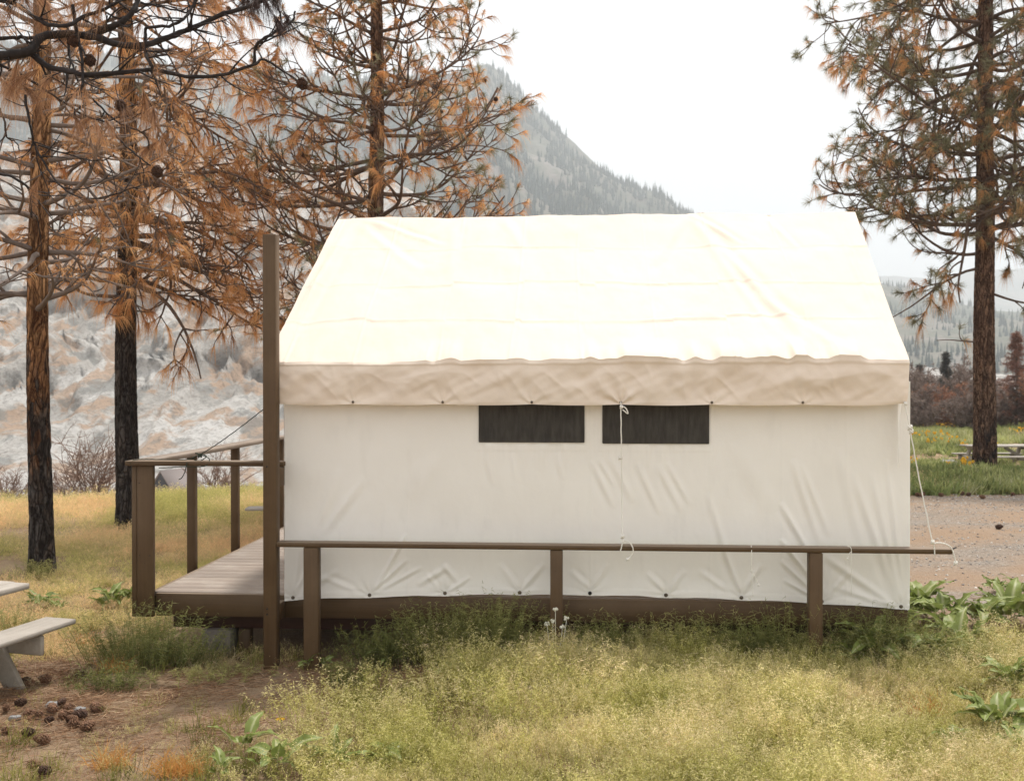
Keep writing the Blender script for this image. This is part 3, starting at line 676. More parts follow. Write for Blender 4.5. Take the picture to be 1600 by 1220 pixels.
front['label'] = 'long off-white front wall with wrinkles and hem grommets'
for k, (uu, zz) in enumerate(gro):
    a = Acc(); an = np.linspace(0, 2*np.pi, 17)
    ring = np.stack([uu+0.010*np.cos(an), np.full(17, WV-0.004), zz+0.010*np.sin(an)], -1); ring[:, 1] += 0.007
    tube(a, ring, 0.0042, 6, False); tube(a, [[uu, WV+0.006, zz], [uu, WV-0.002, zz]], [0.009, 0.007], 10)
    a.build('grommet', M_METAL if k != 4 else M_BOLT, front)
# windows: dark screens sewn on, slightly proud
for wx0, wx1, wy1 in ((749, 912.5, 690.5), (942, 1107, 692.5)):
    (ua, _), (ub, zlo) = px_uv(wx0, 660, WV), px_uv(wx1, wy1, WV)
    A_, B_ = np.meshgrid(np.linspace(ua, ub, 60), np.linspace(zlo, 2.02, 26), indexing='ij')
    edge = np.minimum(np.minimum(A_-ua, ub-A_), B_-zlo)
    dd = 0.012+0.004*fbm(A_*6, B_*9, 0, 61, 3)+0.005*sst(0, 0.10, edge)
    B2 = B_+0.004*np.sin((A_-ua)*11)*sst(0.05, 0, B_-zlo)
    wn = sheet(np.stack([A_, WV-dd, B2], -1), 'window', M_SCREEN, tent)
    a = Acc()
    for q in ((ua-0.002, zlo-0.004, ub+0.002, zlo+0.004), (ua-0.004, zlo, ua+0.004, 2.02), (ub-0.004, zlo, ub+0.004, 2.02)):
        rbox(a, (q[0], WV-0.014, q[1]), (q[2], WV-0.0095, q[3]), 0.001)
    a.build('window_binding', M_SCREEN, wn)
# other walls
def plain_wall(p0, p1, nm, gable=False):
    n1, n2 = 90, 60; s, k = np.meshgrid(np.linspace(0, 1, n1), np.linspace(0, 1, n2), indexing='ij')
    p0 = np.array(p0); p1 = np.array(p1); nn = np.array([-(p1-p0)[1], (p1-p0)[0]]); nn = nn/np.linalg.norm(nn)
    top = 2.12+(1.50*(1-np.abs(2*s-1)) if gable else 0)
    z = ZB+(top-ZB)*k; dd = 0.008*fbm(s*6, z*2, 0, 71, 3)
    P = np.stack([p0[0]+(p1-p0)[0]*s+nn[0]*dd, p0[1]+(p1-p0)[1]*s+nn[1]*dd, z], -1); return sheet(P, nm, M_WALL, tent)
plain_wall((4.61, WV), (4.61, 3.62), 'gable_wall', True); plain_wall((0.0, 3.62), (0.0, WV), 'gable_wall', True); plain_wall((4.61, 3.62), (0.0, 3.62), 'back_wall')

# roof fly: a sheet swept from ridge to eave and down into the flap
RV = 1.80; RIDZ = 3.665; EV = -0.225; EZ = 2.272; FZ = 1.953
uL_r, uR_r = -0.045, 4.735
def eave_px(px): return px_uv(px, 565, EV)[0]
uL_e, uR_e = eave_px(413), eave_px(1421)
ns1, ns2, nuu = 150, 46, 620
tt = np.linspace(0, 1, nuu)[:, None]
s1 = np.linspace(0, 1, ns1)[None]
ue = uL_e+(uR_e-uL_e)*tt; ur = uL_r+(uR_r-uL_r)*tt
Us = ur+(ue-ur)*s1; Vs = RV+(EV-RV)*s1+0*tt; Zs = RIDZ+(EZ-RIDZ)*s1+0*tt
rn = np.array([RIDZ-EZ, RV-EV]); rn = rn/np.linalg.norm(rn)     # outward normal: (-v, +z)
# crease grid and folds, in metres of the sheet
dr = 0.020*fbm(Us*1.0, s1*1.8, 0, 31, 4)+0.0035*fbm(Us*6, s1*8, 0, 33, 3)
yl = lambda u_, b, a_, s_: b+a_*vnoise(u_*0.9, b*7, 0, s_)
for q, (b, am) in enumerate(((0.255, 0.006), (0.53, 0.006), (0.77, 0.0065))):
    pn = np.digitize(Us, (0.02, 0.55, 1.17, 1.72, 2.22, 2.80, 3.35, 3.95)); pr_ = np.random.default_rng(60+q); of_ = pr_.normal(0, 0.008, 9)[pn]; sl_ = pr_.normal(0, 0.022, 9)[pn]
    c0 = yl(Us, b, 0.016, 80+q)+of_+sl_*((Us*1.7) % 1.0-0.5)*0.6; x_ = (s1-c0)
    dr = dr+am*(np.exp(-(x_/0.0045)**2)-0.8*sst(0, 0.004, x_)*sst(0.05, 0.01, x_))*(0.55+0.45*vnoise(Us*1.7, b*9, 0, 90+q))
for q, uu in enumerate((0.02, 0.55, 1.17, 1.72, 2.22, 2.80, 3.35, 3.95)):
    c0 = uu+0.02*vnoise(s1*3, uu*5, 0, 95)+0*Us; x_ = Us-c0
    dr = dr+0.005*(np.exp(-(x_/0.010)**2)-0.5*sst(0, 0.006, x_)*sst(0.05, 0.02, x_))*(0.5+0.5*vnoise(s1*3+0*Us, uu*9, 0, 99))
def rseg(ua, sa, ub, sb, w_, am):
    L = math.hypot(ub-ua, (sb-sa)*2.46); x_ = (Us-ua); y_ = (s1-sa)*2.46; dx, dy = (ub-ua)/L, (sb-sa)*2.46/L
    t = (x_*dx+y_*dy)/L; s_ = x_*dy-y_*dx
    return am*(np.exp(-(s_/w_)**2)-0.6*np.exp(-((s_-1.8*w_)/w_)**2))*np.sin(np.pi*np.clip(t, 0, 1))**0.6
for q in ((0.12, 0.0, -0.02, 0.75, 0.05, 0.020), (0.20, 0.02, 1.05, 0.24, 0.04, 0.010), (0.15, 0.05, 0.85, 0.42, 0.05, 0.010), (1.05, 0.02, 1.15, 0.5, 0.05, 0.008),
          (3.22, 0.0, 3.62, 0.25, 0.035, 0.016), (3.22, 0.02, 3.95, 0.95, 0.05, 0.020), (3.26, 0.1, 3.7, 0.9, 0.04, 0.012), (3.2, 0.0, 2.85, 0.4, 0.05, 0.012), (3.9, 0.0, 4.1, 0.3, 0.03, 0.008),
          (1.0, 0.02, 0.7, 0.3, 0.06, 0.009), (1.45, 0.0, 1.25, 0.35, 0.06, 0.008), (1.5, 0.0, 1.75, 0.3, 0.05, 0.009), (0.1, 0.3, -0.1, 1.0, 0.06, 0.012), (3.6, 0.6, 4.2, 1.0, 0.05, 0.012), (4.5, 0.0, 4.5, 1.0, 0.03, 0.008)):
    dr = dr+rseg(*q)
# puffs along the eave
puff = np.clip(1.5*np.abs(fbm(Us*3.9, 0.3, 0, 41, 3))-0.10, 0, 0.9)**1.2*sst(0.86, 0.985, s1)*(0.12+0.88*sst(0.9, 1.3, Us)*(1-0.55*np.exp(-((Us-2.05)/0.25)**2))*sst(4.45, 4.2, Us))
dr = dr+0.040*puff
sag = -0.020*np.sin(np.pi*((Us+0.2)*1.0 % 1.0))*0.0
edge_fall = 0.0
ridge_w = 0.008*fbm(Us*1.6, 0, 0, 47, 3)*np.exp(-s1/0.25)
Pv = Vs-rn[0]*dr; Pz = Zs+rn[1]*dr+ridge_w-0.012*sst(0.4, 0.9, s1)*0
Proof = np.stack([Us, Pv, Pz], -1)
roof = sheet(Proof, 'roof', M_FLY, tent); roof['label'] = 'sunlit front slope of the roof fly with square fold creases'
# back slope
bs = np.linspace(0, 1, 40)[None]; Pb = np.stack([ur[::6]+(ue[::6]-ur[::6])*bs, RV+(2*RV-EV-RV)*bs+0*ur[::6], np.interp(ur[::6], Proof[:, 0, 0], Proof[:, 0, 2])*(1-bs)+EZ*bs-0.012*sst(0, .04, bs)+0.004*fbm(ur[::6]*1.2, bs*2, 0, 44, 3)*sst(0.1, .3, bs)], -1)
Pb[:, 0, 2] = np.interp(ur[::6, 0], Proof[:, 0, 0], Proof[:, 0, 2]); Pb[:, 0, 1] = np.interp(ur[::6, 0], Proof[:, 0, 0], Proof[:, 0, 1])
sheet(Pb, 'roof', M_FLY, tent)
# flap
fl_px = [432, 552, 692, 831, 970, 1112, 1254, 1413]; fl_u = np.array([px_uv(p, 628, EV)[0] for p in fl_px])
k2 = np.linspace(0, 1, ns2)[None]
uf = ue*(1-k2)+(eave_px(420)+(px_uv(1416, 628, EV)[0]-eave_px(420))*tt)*k2
phf = np.interp(uf, fl_u, np.arange(len(fl_u)))
zf = EZ+(FZ-0.012*0-EZ)*k2-0.008*np.sin(np.pi*(phf % 1))*k2+0.010*sst(4.3, 4.55, uf)*k2-0.0*uf
df = 0.024*np.sin(np.pi*k2)**0.8*(0.6+0.9*fbm(uf*3.3+k2*1.3, k2*1.2, 0, 51, 3))+0.022*(0.35-np.abs(fbm(uf*3.2+k2*1.2*np.sin(uf*2.1), k2*0.9+uf*0.3, 0, 53, 2)))*np.sin(np.pi*k2)+0.012*(0.3-np.abs(fbm(uf*6.5-k2*1.6, k2*1.3, 0, 57, 2)))*np.sin(np.pi*k2)
for fu in fl_u[1:-1]:
    x_ = uf-fu; r_ = np.hypot(x_, (1-k2)*0.32); an_ = np.arctan2((1-k2)*0.32, x_)
    df = df+(0.013 if abs(fu-fl_u[4]) < .01 else 0.004)*np.cos(an_*8)*np.exp(-r_/0.22)*sst(0.0, 0.05, r_)
df = df+0.0015*sst(0.90, 0.92, k2)+0.004*np.exp(-((k2-0.075)/0.014)**2)-0.004*sst(0.08, 0.11, k2)*sst(0.3, 0.12, k2)
top_d = (rn[0]*dr[:, -1:]); top_z = (rn[1]*dr[:, -1:])
fall = np.exp(-k2/0.10)
flap_v = EV-top_d*fall-df-0.005*sst(0, 0.1, k2); flap_z = zf+top_z*fall
# corner of the flap pulled to its rope
flap = sheet(np.stack([uf, flap_v, flap_z], -1), 'eave_flap', M_FLY, tent); flap['label'] = 'tan shaded eave flap with a stitched hem'
for fu in fl_u[1:]:
    a = Acc(); an = np.linspace(0, 2*np.pi, 15); z_ = FZ+0.015; vv_ = EV-0.012
    tube(a, np.stack([fu+0.007*np.cos(an), np.full(15, vv_), z_+0.007*np.sin(an)], -1), 0.003, 6, False)
    tube(a, [[fu, vv_+0.004, z_], [fu, vv_+0.001, z_]], [0.006, 0.006], 8); a.build('grommet', M_METAL, flap)
# back flap and the hanging ends of the fly at the gables
k3 = np.linspace(0, 1, 12)[None]
sheet(np.stack([ue[::6]+0*k3, 2*RV-EV+0.01+0*ue[::6]*k3, EZ+(FZ-EZ)*k3+0*ue[::6]], -1), 'eave_flap', M_FLY, tent)
kk = np.linspace(0, 1, 30)[None]; ww = np.linspace(0, 1, 8)[:, None]
zt = EZ-0.01; P = np.stack([uR_e-0.006-0.055*(1-ww)-0.045*kk**1.2*ww+0.004*np.sin(kk*9), EV+0.05+0.05*ww+0*kk+0.01*np.sin(kk*7+ww*3), zt+(1.50-zt)*kk+0*ww], -1)
sheet(P, 'gable_drop', M_WALL, tent)
a = Acc(); tube(a, [[uL_r+0.01, RV, RIDZ-0.09], [uR_r-0.01, RV, RIDZ-0.09]], 0.022, 10); a.build('ridge_pole', M_GREYWOOD, tent)

# ------------------------------------------------------------------ ropes
def rope(name, paths, label, cat, matr=M_ROPE, r=0.0045, knots=(), v0=TV):
    org = TW(*paths[0][0]); o = Vector(org)
    e = empty(name, o)
    for pts, rad in [(p, r) for p in paths]:
        W = np.array([list(TW(*q)) for q in spline(pts, max(12, len(pts)*8))])-np.array(o)
        W[1:-1] += 0.0012*np.sin(np.arange(len(W))[1:-1, None]*np.array([1.7, 2.3, 2.9]))
        a = Acc(); tube(a, W, rad, 7); a.build('cord', matr, e, True)
    for (kp, ks) in knots:
        c0 = np.array(TW(*kp))-np.array(o); t = np.linspace(0, 2*np.pi*2.5, 40)
        K = c0+ks*np.stack([np.cos(t)*(1+0.3*np.sin(2*t)), np.sin(t)*0.8, 0.9*np.sin(t*1.5)+(t/15.7-0.5)*1.2], -1)
        a = Acc(); tube(a, K, r*1.05, 6); a.build('knot', matr, e, True)
    tag(e, label, cat); return e
def PZ(px, py, v): u, z = px_uv(px, py, v); return (u, v, z)
vr = TV-0.062
rope('guy_rope', [[PZ(970, 628, EV-0.02), PZ(971, 700, EV-0.03), PZ(972, 780, EV-0.03), PZ(973, 848, vr)],
                  [PZ(971, 634, EV-0.025), PZ(978, 638, EV-0.03), PZ(981, 646, EV-0.03), PZ(973, 640, EV-0.03)],
                  [PZ(973, 846, vr), PZ(982, 846, vr), PZ(989, 856, vr), PZ(988, 866, vr), PZ(981, 875, vr-.005)],
                  [PZ(973, 846, vr), PZ(971, 856, vr), PZ(969, 862, vr)]],
     'straight white guy rope hanging from the eave flap across the right window to the rail', 'rope',
     knots=((PZ(971, 636, EV-.03), .008), (PZ(969.5, 715, EV-.03), .010), (PZ(973, 838, vr), .010), (PZ(981, 874, vr), .007)))
rope('guy_rope', [[PZ(1413, 628, EV-0.02), PZ(1420, 660, EV-0.05), PZ(1436, 745, EV-0.05), PZ(1458, 850, vr)],
                  [PZ(1458, 850, vr), PZ(1466, 848, vr), PZ(1478, 850, vr), PZ(1487, 856, vr), PZ(1491, 866, vr), PZ(1494, 878, vr)],
                  [PZ(1460, 852, vr), PZ(1461, 860, vr), PZ(1461, 868, vr)]],
     'slanting white guy rope from the right corner of the eave flap to the rail end', 'rope',
     knots=((PZ(1415, 631, EV-.03), .009), (PZ(1422, 668, EV-.05), .014), (PZ(1424, 674, EV-.05), .012), (PZ(1458, 847, vr), .010), (PZ(1494, 880, vr), .010)))
rope('hanging_cord', [[PZ(1174, 852, vr+.02), PZ(1175, 868, vr), PZ(1174, 885, vr), PZ(1176, 912, vr), PZ(1177, 932, vr)], [PZ(1175, 893, vr), PZ(1181, 903, vr), PZ(1186, 914, vr)]],
     'thin white cord with a loose knotted end, dangling left of the rightmost rail post', 'cord', r=0.0028, knots=((PZ(1175, 892, vr), .006), (PZ(1186, 914, vr), .006)))
rope('hanging_cord', [[PZ(1324, 853, vr+.02), PZ(1330, 856, vr), PZ(1331, 868, vr), PZ(1331, 900, vr), PZ(1331, 930, vr)], [PZ(1330, 862, vr), PZ(1326, 868, vr), PZ(1324, 875, vr)]],
     'thin white cord dangling from the rail right of the rightmost rail post', 'cord', r=0.0026, knots=((PZ(1325, 873, vr), .005),))
rope('dark_cord', [[(TPL-0.002, -0.28, px_uv(408, 637, -.28)[1]), PZ(380, 664, -.13), PZ(340, 693, -.12), PZ(310, 711, -.10), PZ(290, 718, -.05), (-1.08, -0.02, RZ+.004), (-1.16, -0.10, RZ+0.004), (-1.17, -0.150, RZ-0.02)],
                   [PZ(310, 711, -.10), PZ(300, 716, -.10), PZ(312, 720, -.07), PZ(322, 712, -.1), PZ(305, 708, -.1), PZ(326, 716, -.12), PZ(320, 728, -.15), PZ(288, 729, -.155), PZ(248, 731, -.155)],
                   [PZ(292, 722, -.15), PZ(289, 736, -.152), PZ(284, 746, -.152), PZ(279, 749, -.152)]],
     'dark green cord strung from the tall post down to the corner of the deck handrail', 'cord', M_CORD, 0.0035, knots=(((TPL-.004, -0.28, px_uv(408, 637, -.28)[1]), .008), (PZ(312, 712, -.1), .012)))

# ------------------------------------------------------------------ picnic tables
def picnic_table(name, loc, rz, label, L=1.8, H=0.72, SH=0.44, over=0.0, shift=0.0, tov=0.0):
    r_ = empty(name, loc, rz)          # long axis = local x
    for k in range(5):
        a = Acc(); y0 = -0.37+k*0.149; rbox(a, (-L/2-0.02*(k % 2)-tov, y0, H-0.04), (L/2+0.015*(k % 3)+tov, y0+0.14, H), 0.005); a.build('top_plank', M_PALEWOOD, r_)
    for s in (-1, 1):
        a = Acc(); rbox(a, (-L/2-over, s*0.67-0.13+shift, SH-0.034), (L/2+over, s*0.67+0.13+shift, SH), 0.006); a.build('bench_plank', M_PALEWOOD, r_)
    for s in (-1, 1):
        xx = s*(L/2-0.25)
        for t in (-1, 1):
            a = Acc(); beam(a, (xx, t*0.22, H-0.05), (xx, t*0.62, -0.03), 0.14, 0.04, 0.005, R(90)); a.build('leg', M_GREYWOOD, r_)
        a = Acc(); beam(a, (xx+s*0.045, -0.78, SH-0.115), (xx+s*0.045, 0.78, SH-0.115), 0.04, 0.14, 0.012); a.build('cross_beam', M_GREYWOOD, r_)
        a = Acc(); beam(a, (xx+s*0.045, -0.36, H-0.085), (xx+s*0.045, 0.36, H-0.085), 0.04, 0.085, 0.005); a.build('cross_beam', M_GREYWOOD, r_)
        a = Acc(); beam(a, (xx-s*0.05, 0, SH-0.1), (s*0.12, 0, H-0.06), 0.03, 0.08, 0.004); a.build('brace', M_GREYWOOD, r_)
    tag(r_, label, 'picnic table', 'weathered picnic tables'); return r_
# near table: its far right bench corner shows at the left edge of the photograph
ax = Vector((-0.27, -0.963, 0)).normalized(); bx = Vector((-ax.y, ax.x, 0))     # bx points to the right
if bx.x < 0: bx = -bx
bc = Vector((-3.12, 7.12, 0)); Lt = 1.8
cen = bc+ax*(Lt/2+0.10)-bx*0.80
picnic_table('picnic_table', (cen.x, cen.y, -0.02), math.atan2(ax.y, ax.x), 'weathered grey picnic table cut off by the left edge of the photo', L=Lt, H=0.665, SH=0.44, over=0.10, tov=0.14)
p = (((1557-800)/F*27), 27.0); picnic_table('picnic_table', (p[0]+0.1, p[1], float(gz(*p))-0.02), R(4), 'grey picnic table in the meadow behind the large pine on the right', L=1.9, H=0.68, SH=0.42)
picnic_table('picnic_table', ((383-800)/F*14.0+1.42, 14.0, float(gz(-3, 14))), R(3), 'picnic table mostly hidden behind the tent, its end left of the tall post', over=0.34)

# ------------------------------------------------------------------ pines
def grow(A, tips, p, d, L, r, lev, P, rg):
    st = P['step'][lev]; n_ = max(4, int(L/st)); pts = [np.array(p, float)]; d = np.array(d, float)/np.linalg.norm(d)
    dirs = [d]; up = P['up'][lev]
    curl = rg.normal(0, P['wig'][lev]*0.5, 3)
    for i_ in range(n_):
        t = i_/n_; curl = curl*0.75+rg.normal(0, P['wig'][lev], 3)
        d = d+curl+np.array([0, 0, 1.0])*(up[0]*(1-t)+up[1]*t)
        d = d/np.linalg.norm(d); pts.append(pts[-1]+d*L/n_); dirs.append(d)
    pts = np.array(pts); rad = r*(1-0.8*np.linspace(0, 1, len(pts))**0.9)+P['rmin']
    tube(A, pts, rad, P['sides'][lev])
    if lev < P['max']:
        nc = max(1, int(rg.poisson(L*P['dens'][lev])))
        for q in range(nc):
            t = rg.uniform(P['bare'][lev], 0.97); k = int(t*(len(pts)-1)); dd = dirs[k]
            ax_ = np.cross(dd, rg.normal(size=3)); ax_ /= np.linalg.norm(ax_)+1e-9
            an = rg.uniform(R(30), R(70)); nd = dd*math.cos(an)+ax_*math.sin(an)
            nd[2] = nd[2]*P['flat']+P['cup']
            grow(A, tips, pts[k], nd, L*rg.uniform(*P['ratio'])*(1.15-0.55*t), rad[k]*0.62, lev+1, P, rg)
    if lev >= P['tiplev']:
        tips.append((pts[-1], dirs[-1], 1))
        if rg.uniform() < P['mid']: k = int(len(pts)*0.6); tips.append((pts[k], dirs[k], 0))
    return pts, dirs
def tufts(acc, tips, n_, L, W, droop, spread, rg, back=0.0, cv=0.12):
    """needle brushes at the twig tips"""
    if not tips: return
    O = np.array([t[0] for t in tips]); D = np.array([t[1] for t in tips]); m_ = len(tips)
    ss = rg.uniform(0.75, 1.25, m_)
    O2 = np.repeat(O, n_, 0)-np.repeat(D, n_, 0)*rg.uniform(0, 1, (m_*n_, 1))*L*0.55; D2 = np.repeat(D, n_, 0)+rg.normal(0, spread, (m_*n_, 3))
    S2 = np.repeat(ss, n_)
    cc = np.clip(np.repeat(rg.uniform(0.15, 0.85, m_), n_)+rg.normal(0, cv, m_*n_), 0, 1)
    if droop > 0.5: D2 = norm(D2)*0.55
    dl = norm(D2)*(0.6 if droop > 0.5 else 1.0)
    blades(acc, O2, dl, S2*L*rg.uniform(0.7, 1.1, m_*n_), W, droop*rg.uniform(0.7, 1.2, m_*n_), 2, c=cc, rng=rg)
def cone_mesh(seed, L=0.085, R0=0.032, matr=None):
    rg = np.random.default_rng(seed); a = Acc(); ns = 74
    tube(a, [[0, 0, 0], [0, 0, L*0.5], [0, 0, L*0.95]], [R0*0.35, R0*0.45, R0*0.15], 6)
    for q in range(ns):
        t = (q+0.5)/ns; an = q*2.39996; rr_ = R0*math.sin(math.pi*min(1, t*0.86+0.14))**0.7; z = L*t
        c_, s_ = math.cos(an), math.sin(an); w_ = 0.30*R0+0.2*R0*rg.random(); rr_ *= rg.uniform(0.85, 1.15)
        o_ = np.array([c_, s_, 0]); tn = np.array([-s_, c_, 0]); up = np.array([0, 0, 1.0])
        a.add([o_*rr_*0.3+up*z, o_*rr_*0.85+tn*w_+up*(z+0.004), o_*rr_*1.12+up*(z+0.011), o_*rr_*0.85-tn*w_+up*(z+0.004), o_*rr_*0.95+up*(z-0.003)],
              None, [(0, 1, 4), (0, 4, 3), (1, 2, 4), (4, 2, 3), (0, 3, 2), (0, 2, 1)])
    return a.mesh('pine_cone', matr or M_CONE)
CONES = [cone_mesh(1, 0.078, 0.028), cone_mesh(2, 0.07, 0.029), cone_mesh(3, 0.072, 0.029, M_CONED)]
def trunk_mesh(acc, base, top, r0, r1, lean=(0, 0), rough=0.05, flare=0.35, seed=0, z0=-0.2, nk=44, dz=0.045):
    H = top; nz_ = int((H-z0)/dz); z = np.linspace(z0, H, nz_)[:, None]; an = np.linspace(0, 2*np.pi, nk+1)[:-1][None]
    t = (z-z0)/(H-z0); r = r0+(r1-r0)*t+r0*flare*np.exp(-np.maximum(z, 0)/0.22)*(1+0.5*np.sin(an*5+seed))*0.6
    cx = lean[0]*t*t+0.02*np.sin(z*1.1+seed); cyy = lean[1]*t*t+0.02*np.cos(z*0.9+seed)
    ca, sa = np.cos(an), np.sin(an)
    pl = np.abs(fbm(ca*2.6+seed, sa*2.6, z*3.2, seed, 3)); r = r*(1+rough*(sst(0.0, 0.22, pl)-0.5)*1.6+rough*0.4*fbm(ca*9, sa*9, z*14, seed+4, 2))
    V = np.stack([cx+ca*r, cyy+sa*r, z+0*an], -1); nz_ = V.shape[0]
    i_ = np.arange(nz_-1)[:, None]*nk; j_ = np.arange(nk)[None]; j2_ = (j_+1) % nk
    acc.add(V, np.stack([i_+j_, i_+j2_, i_+nk+j2_, i_+nk+j_], -1).reshape(-1, 4))
    def axis(zz):
        t_ = (zz-z0)/(H-z0); return np.array([lean[0]*t_*t_+0.02*math.sin(zz*1.1+seed), lean[1]*t_*t_+0.02*math.cos(zz*0.9+seed), zz]), r0+(r1-r0)*t_
    return axis
BASEP = dict(step=(0.13, 0.10, 0.07, 0.05), wig=(0.045, 0.07, 0.10, 0.12), up=((0.0, 0.05), (0.02, 0.10), (0.02, 0.12), (0.0, 0.1)), sides=(7, 5, 4, 3), dens=(5.0, 5.5, 5.0), bare=(0.22, 0.15, 0.1),
             ratio=(0.35, 0.6), flat=0.6, cup=0.1, max=2, tiplev=1, mid=0.3, rmin=0.003)
def pine(name, loc, H, r0, r1, limbs, label, bark, twig, P, seed, dead=0.7, lean=(0, 0), nd=26, nl=0.17, nw=0.006, ng=30, gl_=0.13, flare=0.35, deadm=None, cones=0, rough=0.07, droop=1.0, spread=0.42):
    rg = np.random.default_rng(seed); rt = empty(name, loc); a = Acc()
    axf = trunk_mesh(a, None, H, r0, r1, lean, rough, flare, seed); a.build('trunk', bark, rt, True)
    tips = []
    for (z, az, L, el, rr_) in limbs:
        c_, tr = axf(z); azr = R(az); d_ = np.array([math.cos(azr)*math.cos(R(el)), math.sin(azr)*math.cos(R(el)), math.sin(R(el))])
        A = Acc(); grow(A, tips, c_+d_*tr*0.5, d_, L, rr_, 0, P, rg); A.build('limb', twig, rt, True)
    rg.shuffle(tips) if False else None
    sel = rg.uniform(size=len(tips)); dt = [t for t, s_ in zip(tips, sel) if s_ < dead]; gt = [t for t, s_ in zip(tips, sel) if s_ >= dead]
    a = Acc(); tufts(a, dt, nd, nl, nw, droop, spread, rg); o1 = a.build('dead_needles', deadm or M_DEADN, rt); o1['kind'] = 'stuff'
    if gt:
        a = Acc(); tufts(a, gt, ng, gl_, nw*0.9, 0.05, 0.75, rg); o2 = a.build('green_needles', M_GREENN, rt); o2['kind'] = 'stuff'
    idx = [i for i in range(len(tips)) if rg.uniform() < cones/max(1, len(tips))]
    for i in idx:
        c = bpy.data.objects.new('cone', CONES[2]); col.objects.link(c); c.parent = rt; c.location = Vector(tips[i][0]); c.rotation_euler = (rg.uniform(2, 4), rg.uniform(-1, 1), 0)
    tag(rt, label, 'pine tree', 'scorched pine trees'); return rt
rg0 = np.random.default_rng(5)
def whorls(zs, Lf, el, rf, per=4, azbias=None, jz=0.12):
    o_ = []
    for z in zs:
        a0 = rg0.uniform(0, 360)
        for q in range(per):
            az = a0+q*360/per+rg0.uniform(-22, 22)
            if azbias: az = azbias(az)
            zz = z+rg0.uniform(-jz, jz); o_.append((zz, az, Lf(zz, az)*rg0.uniform(0.8, 1.1), el+rg0.uniform(-12, 12), rf(zz)))
    return o_

# tree behind the tent (centre left)
Dc = 15.5; xc = (588-800)/F*Dc
Pc = dict(BASEP); Pc.update(dens=(3.4, 4.0, 4.0), up=((-0.02, 0.14), (0.03, 0.15), (0.02, 0.16), (0, 0)), mid=0.55, max=2, flat=0.75, cup=0.05, wig=(0.035, 0.06, 0.09, 0.1))
def Lc(z, az): return max(0.7, np.interp(z, [2.4, 4.2, 5.6, 8.5, 11.5], [1.9, 2.35, 2.35, 1.5, 0.6]))
pine('pine_tree', (xc, Dc, float(gz(xc, Dc))), 11.8, 0.165, 0.05, whorls(np.arange(2.5, 11.4, 0.50), Lc, 8, lambda z: 0.042*(1-z/15)+0.006, 5),
     'scorched pine rising behind the left end of the tent roof, with rusty hanging needles', M_BARKC, M_TWIG, Pc, 101, dead=0.66, nd=28, nl=0.19, nw=0.007, ng=30, gl_=0.13, spread=0.28, cones=26)
# big pine on the right
Dd = 25.0; xd = (1538-800)/F*Dd
Pd = dict(BASEP); Pd.update(step=(0.2, 0.14, 0.10, 0.08), dens=(1.75, 2.6, 3.4), up=((-0.03, 0.03), (-0.03, 0.09), (-0.02, 0.14), (0, 0)), mid=0.8, wig=(0.06, 0.10, 0.13, 0.1), flat=0.8, cup=-0.05, rmin=0.005)
def Ld(z, az): 
    return max(1.0, np.interp(z, [4.0, 5.2, 7.5, 11.5, 16], [1.6, 2.6, 4.3, 4.1, 1.6]))*(1.0 if math.cos(R(az)) < 0 else 0.85)
pine('pine_tree', (xd, Dd, float(gz(xd, Dd))), 17.0, 0.275, 0.10, whorls(np.arange(6.2, 16.2, 0.58), Ld, 2, lambda z: 0.07*(1-z/22)+0.012, 5)+[(3.3, 185, 1.1, 8, .02), (5.2, 195, 2.6, -8, .035), (4.6, -20, 1.9, -15, .03), (5.6, 178, 3.0, -14, .04), (6.0, 20, 2.4, -10, .04)],
     'tall pine with thick reddish brown trunk standing on the right beyond the gravel lot', M_BARKC, M_TWIG, Pd, 202, dead=0.26, nd=34, nl=0.28, nw=0.011, ng=40, gl_=0.22, flare=0.25, cones=20)
# left tree, orange bark above, charred below
Da = 11.0; xa = (62-800)/F*Da
Pa = dict(BASEP); Pa.update(dens=(2.6, 3.2, 3.0), up=((-0.005, 0.05), (0.0, 0.05), (0, 0.05), (0, 0)), mid=0.2, wig=(0.05, 0.09, 0.12, 0.1))
def La(z, az): return max(0.8, np.interp(z, [2.6, 4, 6, 9.5], [1.2, 1.9, 1.9, 0.8]))
pine('pine_tree', (xa, Da, float(gz(xa, Da))), 9.8, 0.125, 0.06, whorls(np.arange(3.0, 9.4, 0.50), La, 5, lambda z: 0.034*(1-z/14)+0.004, 5),
     'pine with slender orange and black trunk near the left edge behind the picnic table', M_BARKA, M_TWIGG, Pa, 303, dead=0.98, nd=17, nl=0.15, nw=0.0045, cones=5, lean=(0.03, 0), flare=0.3)
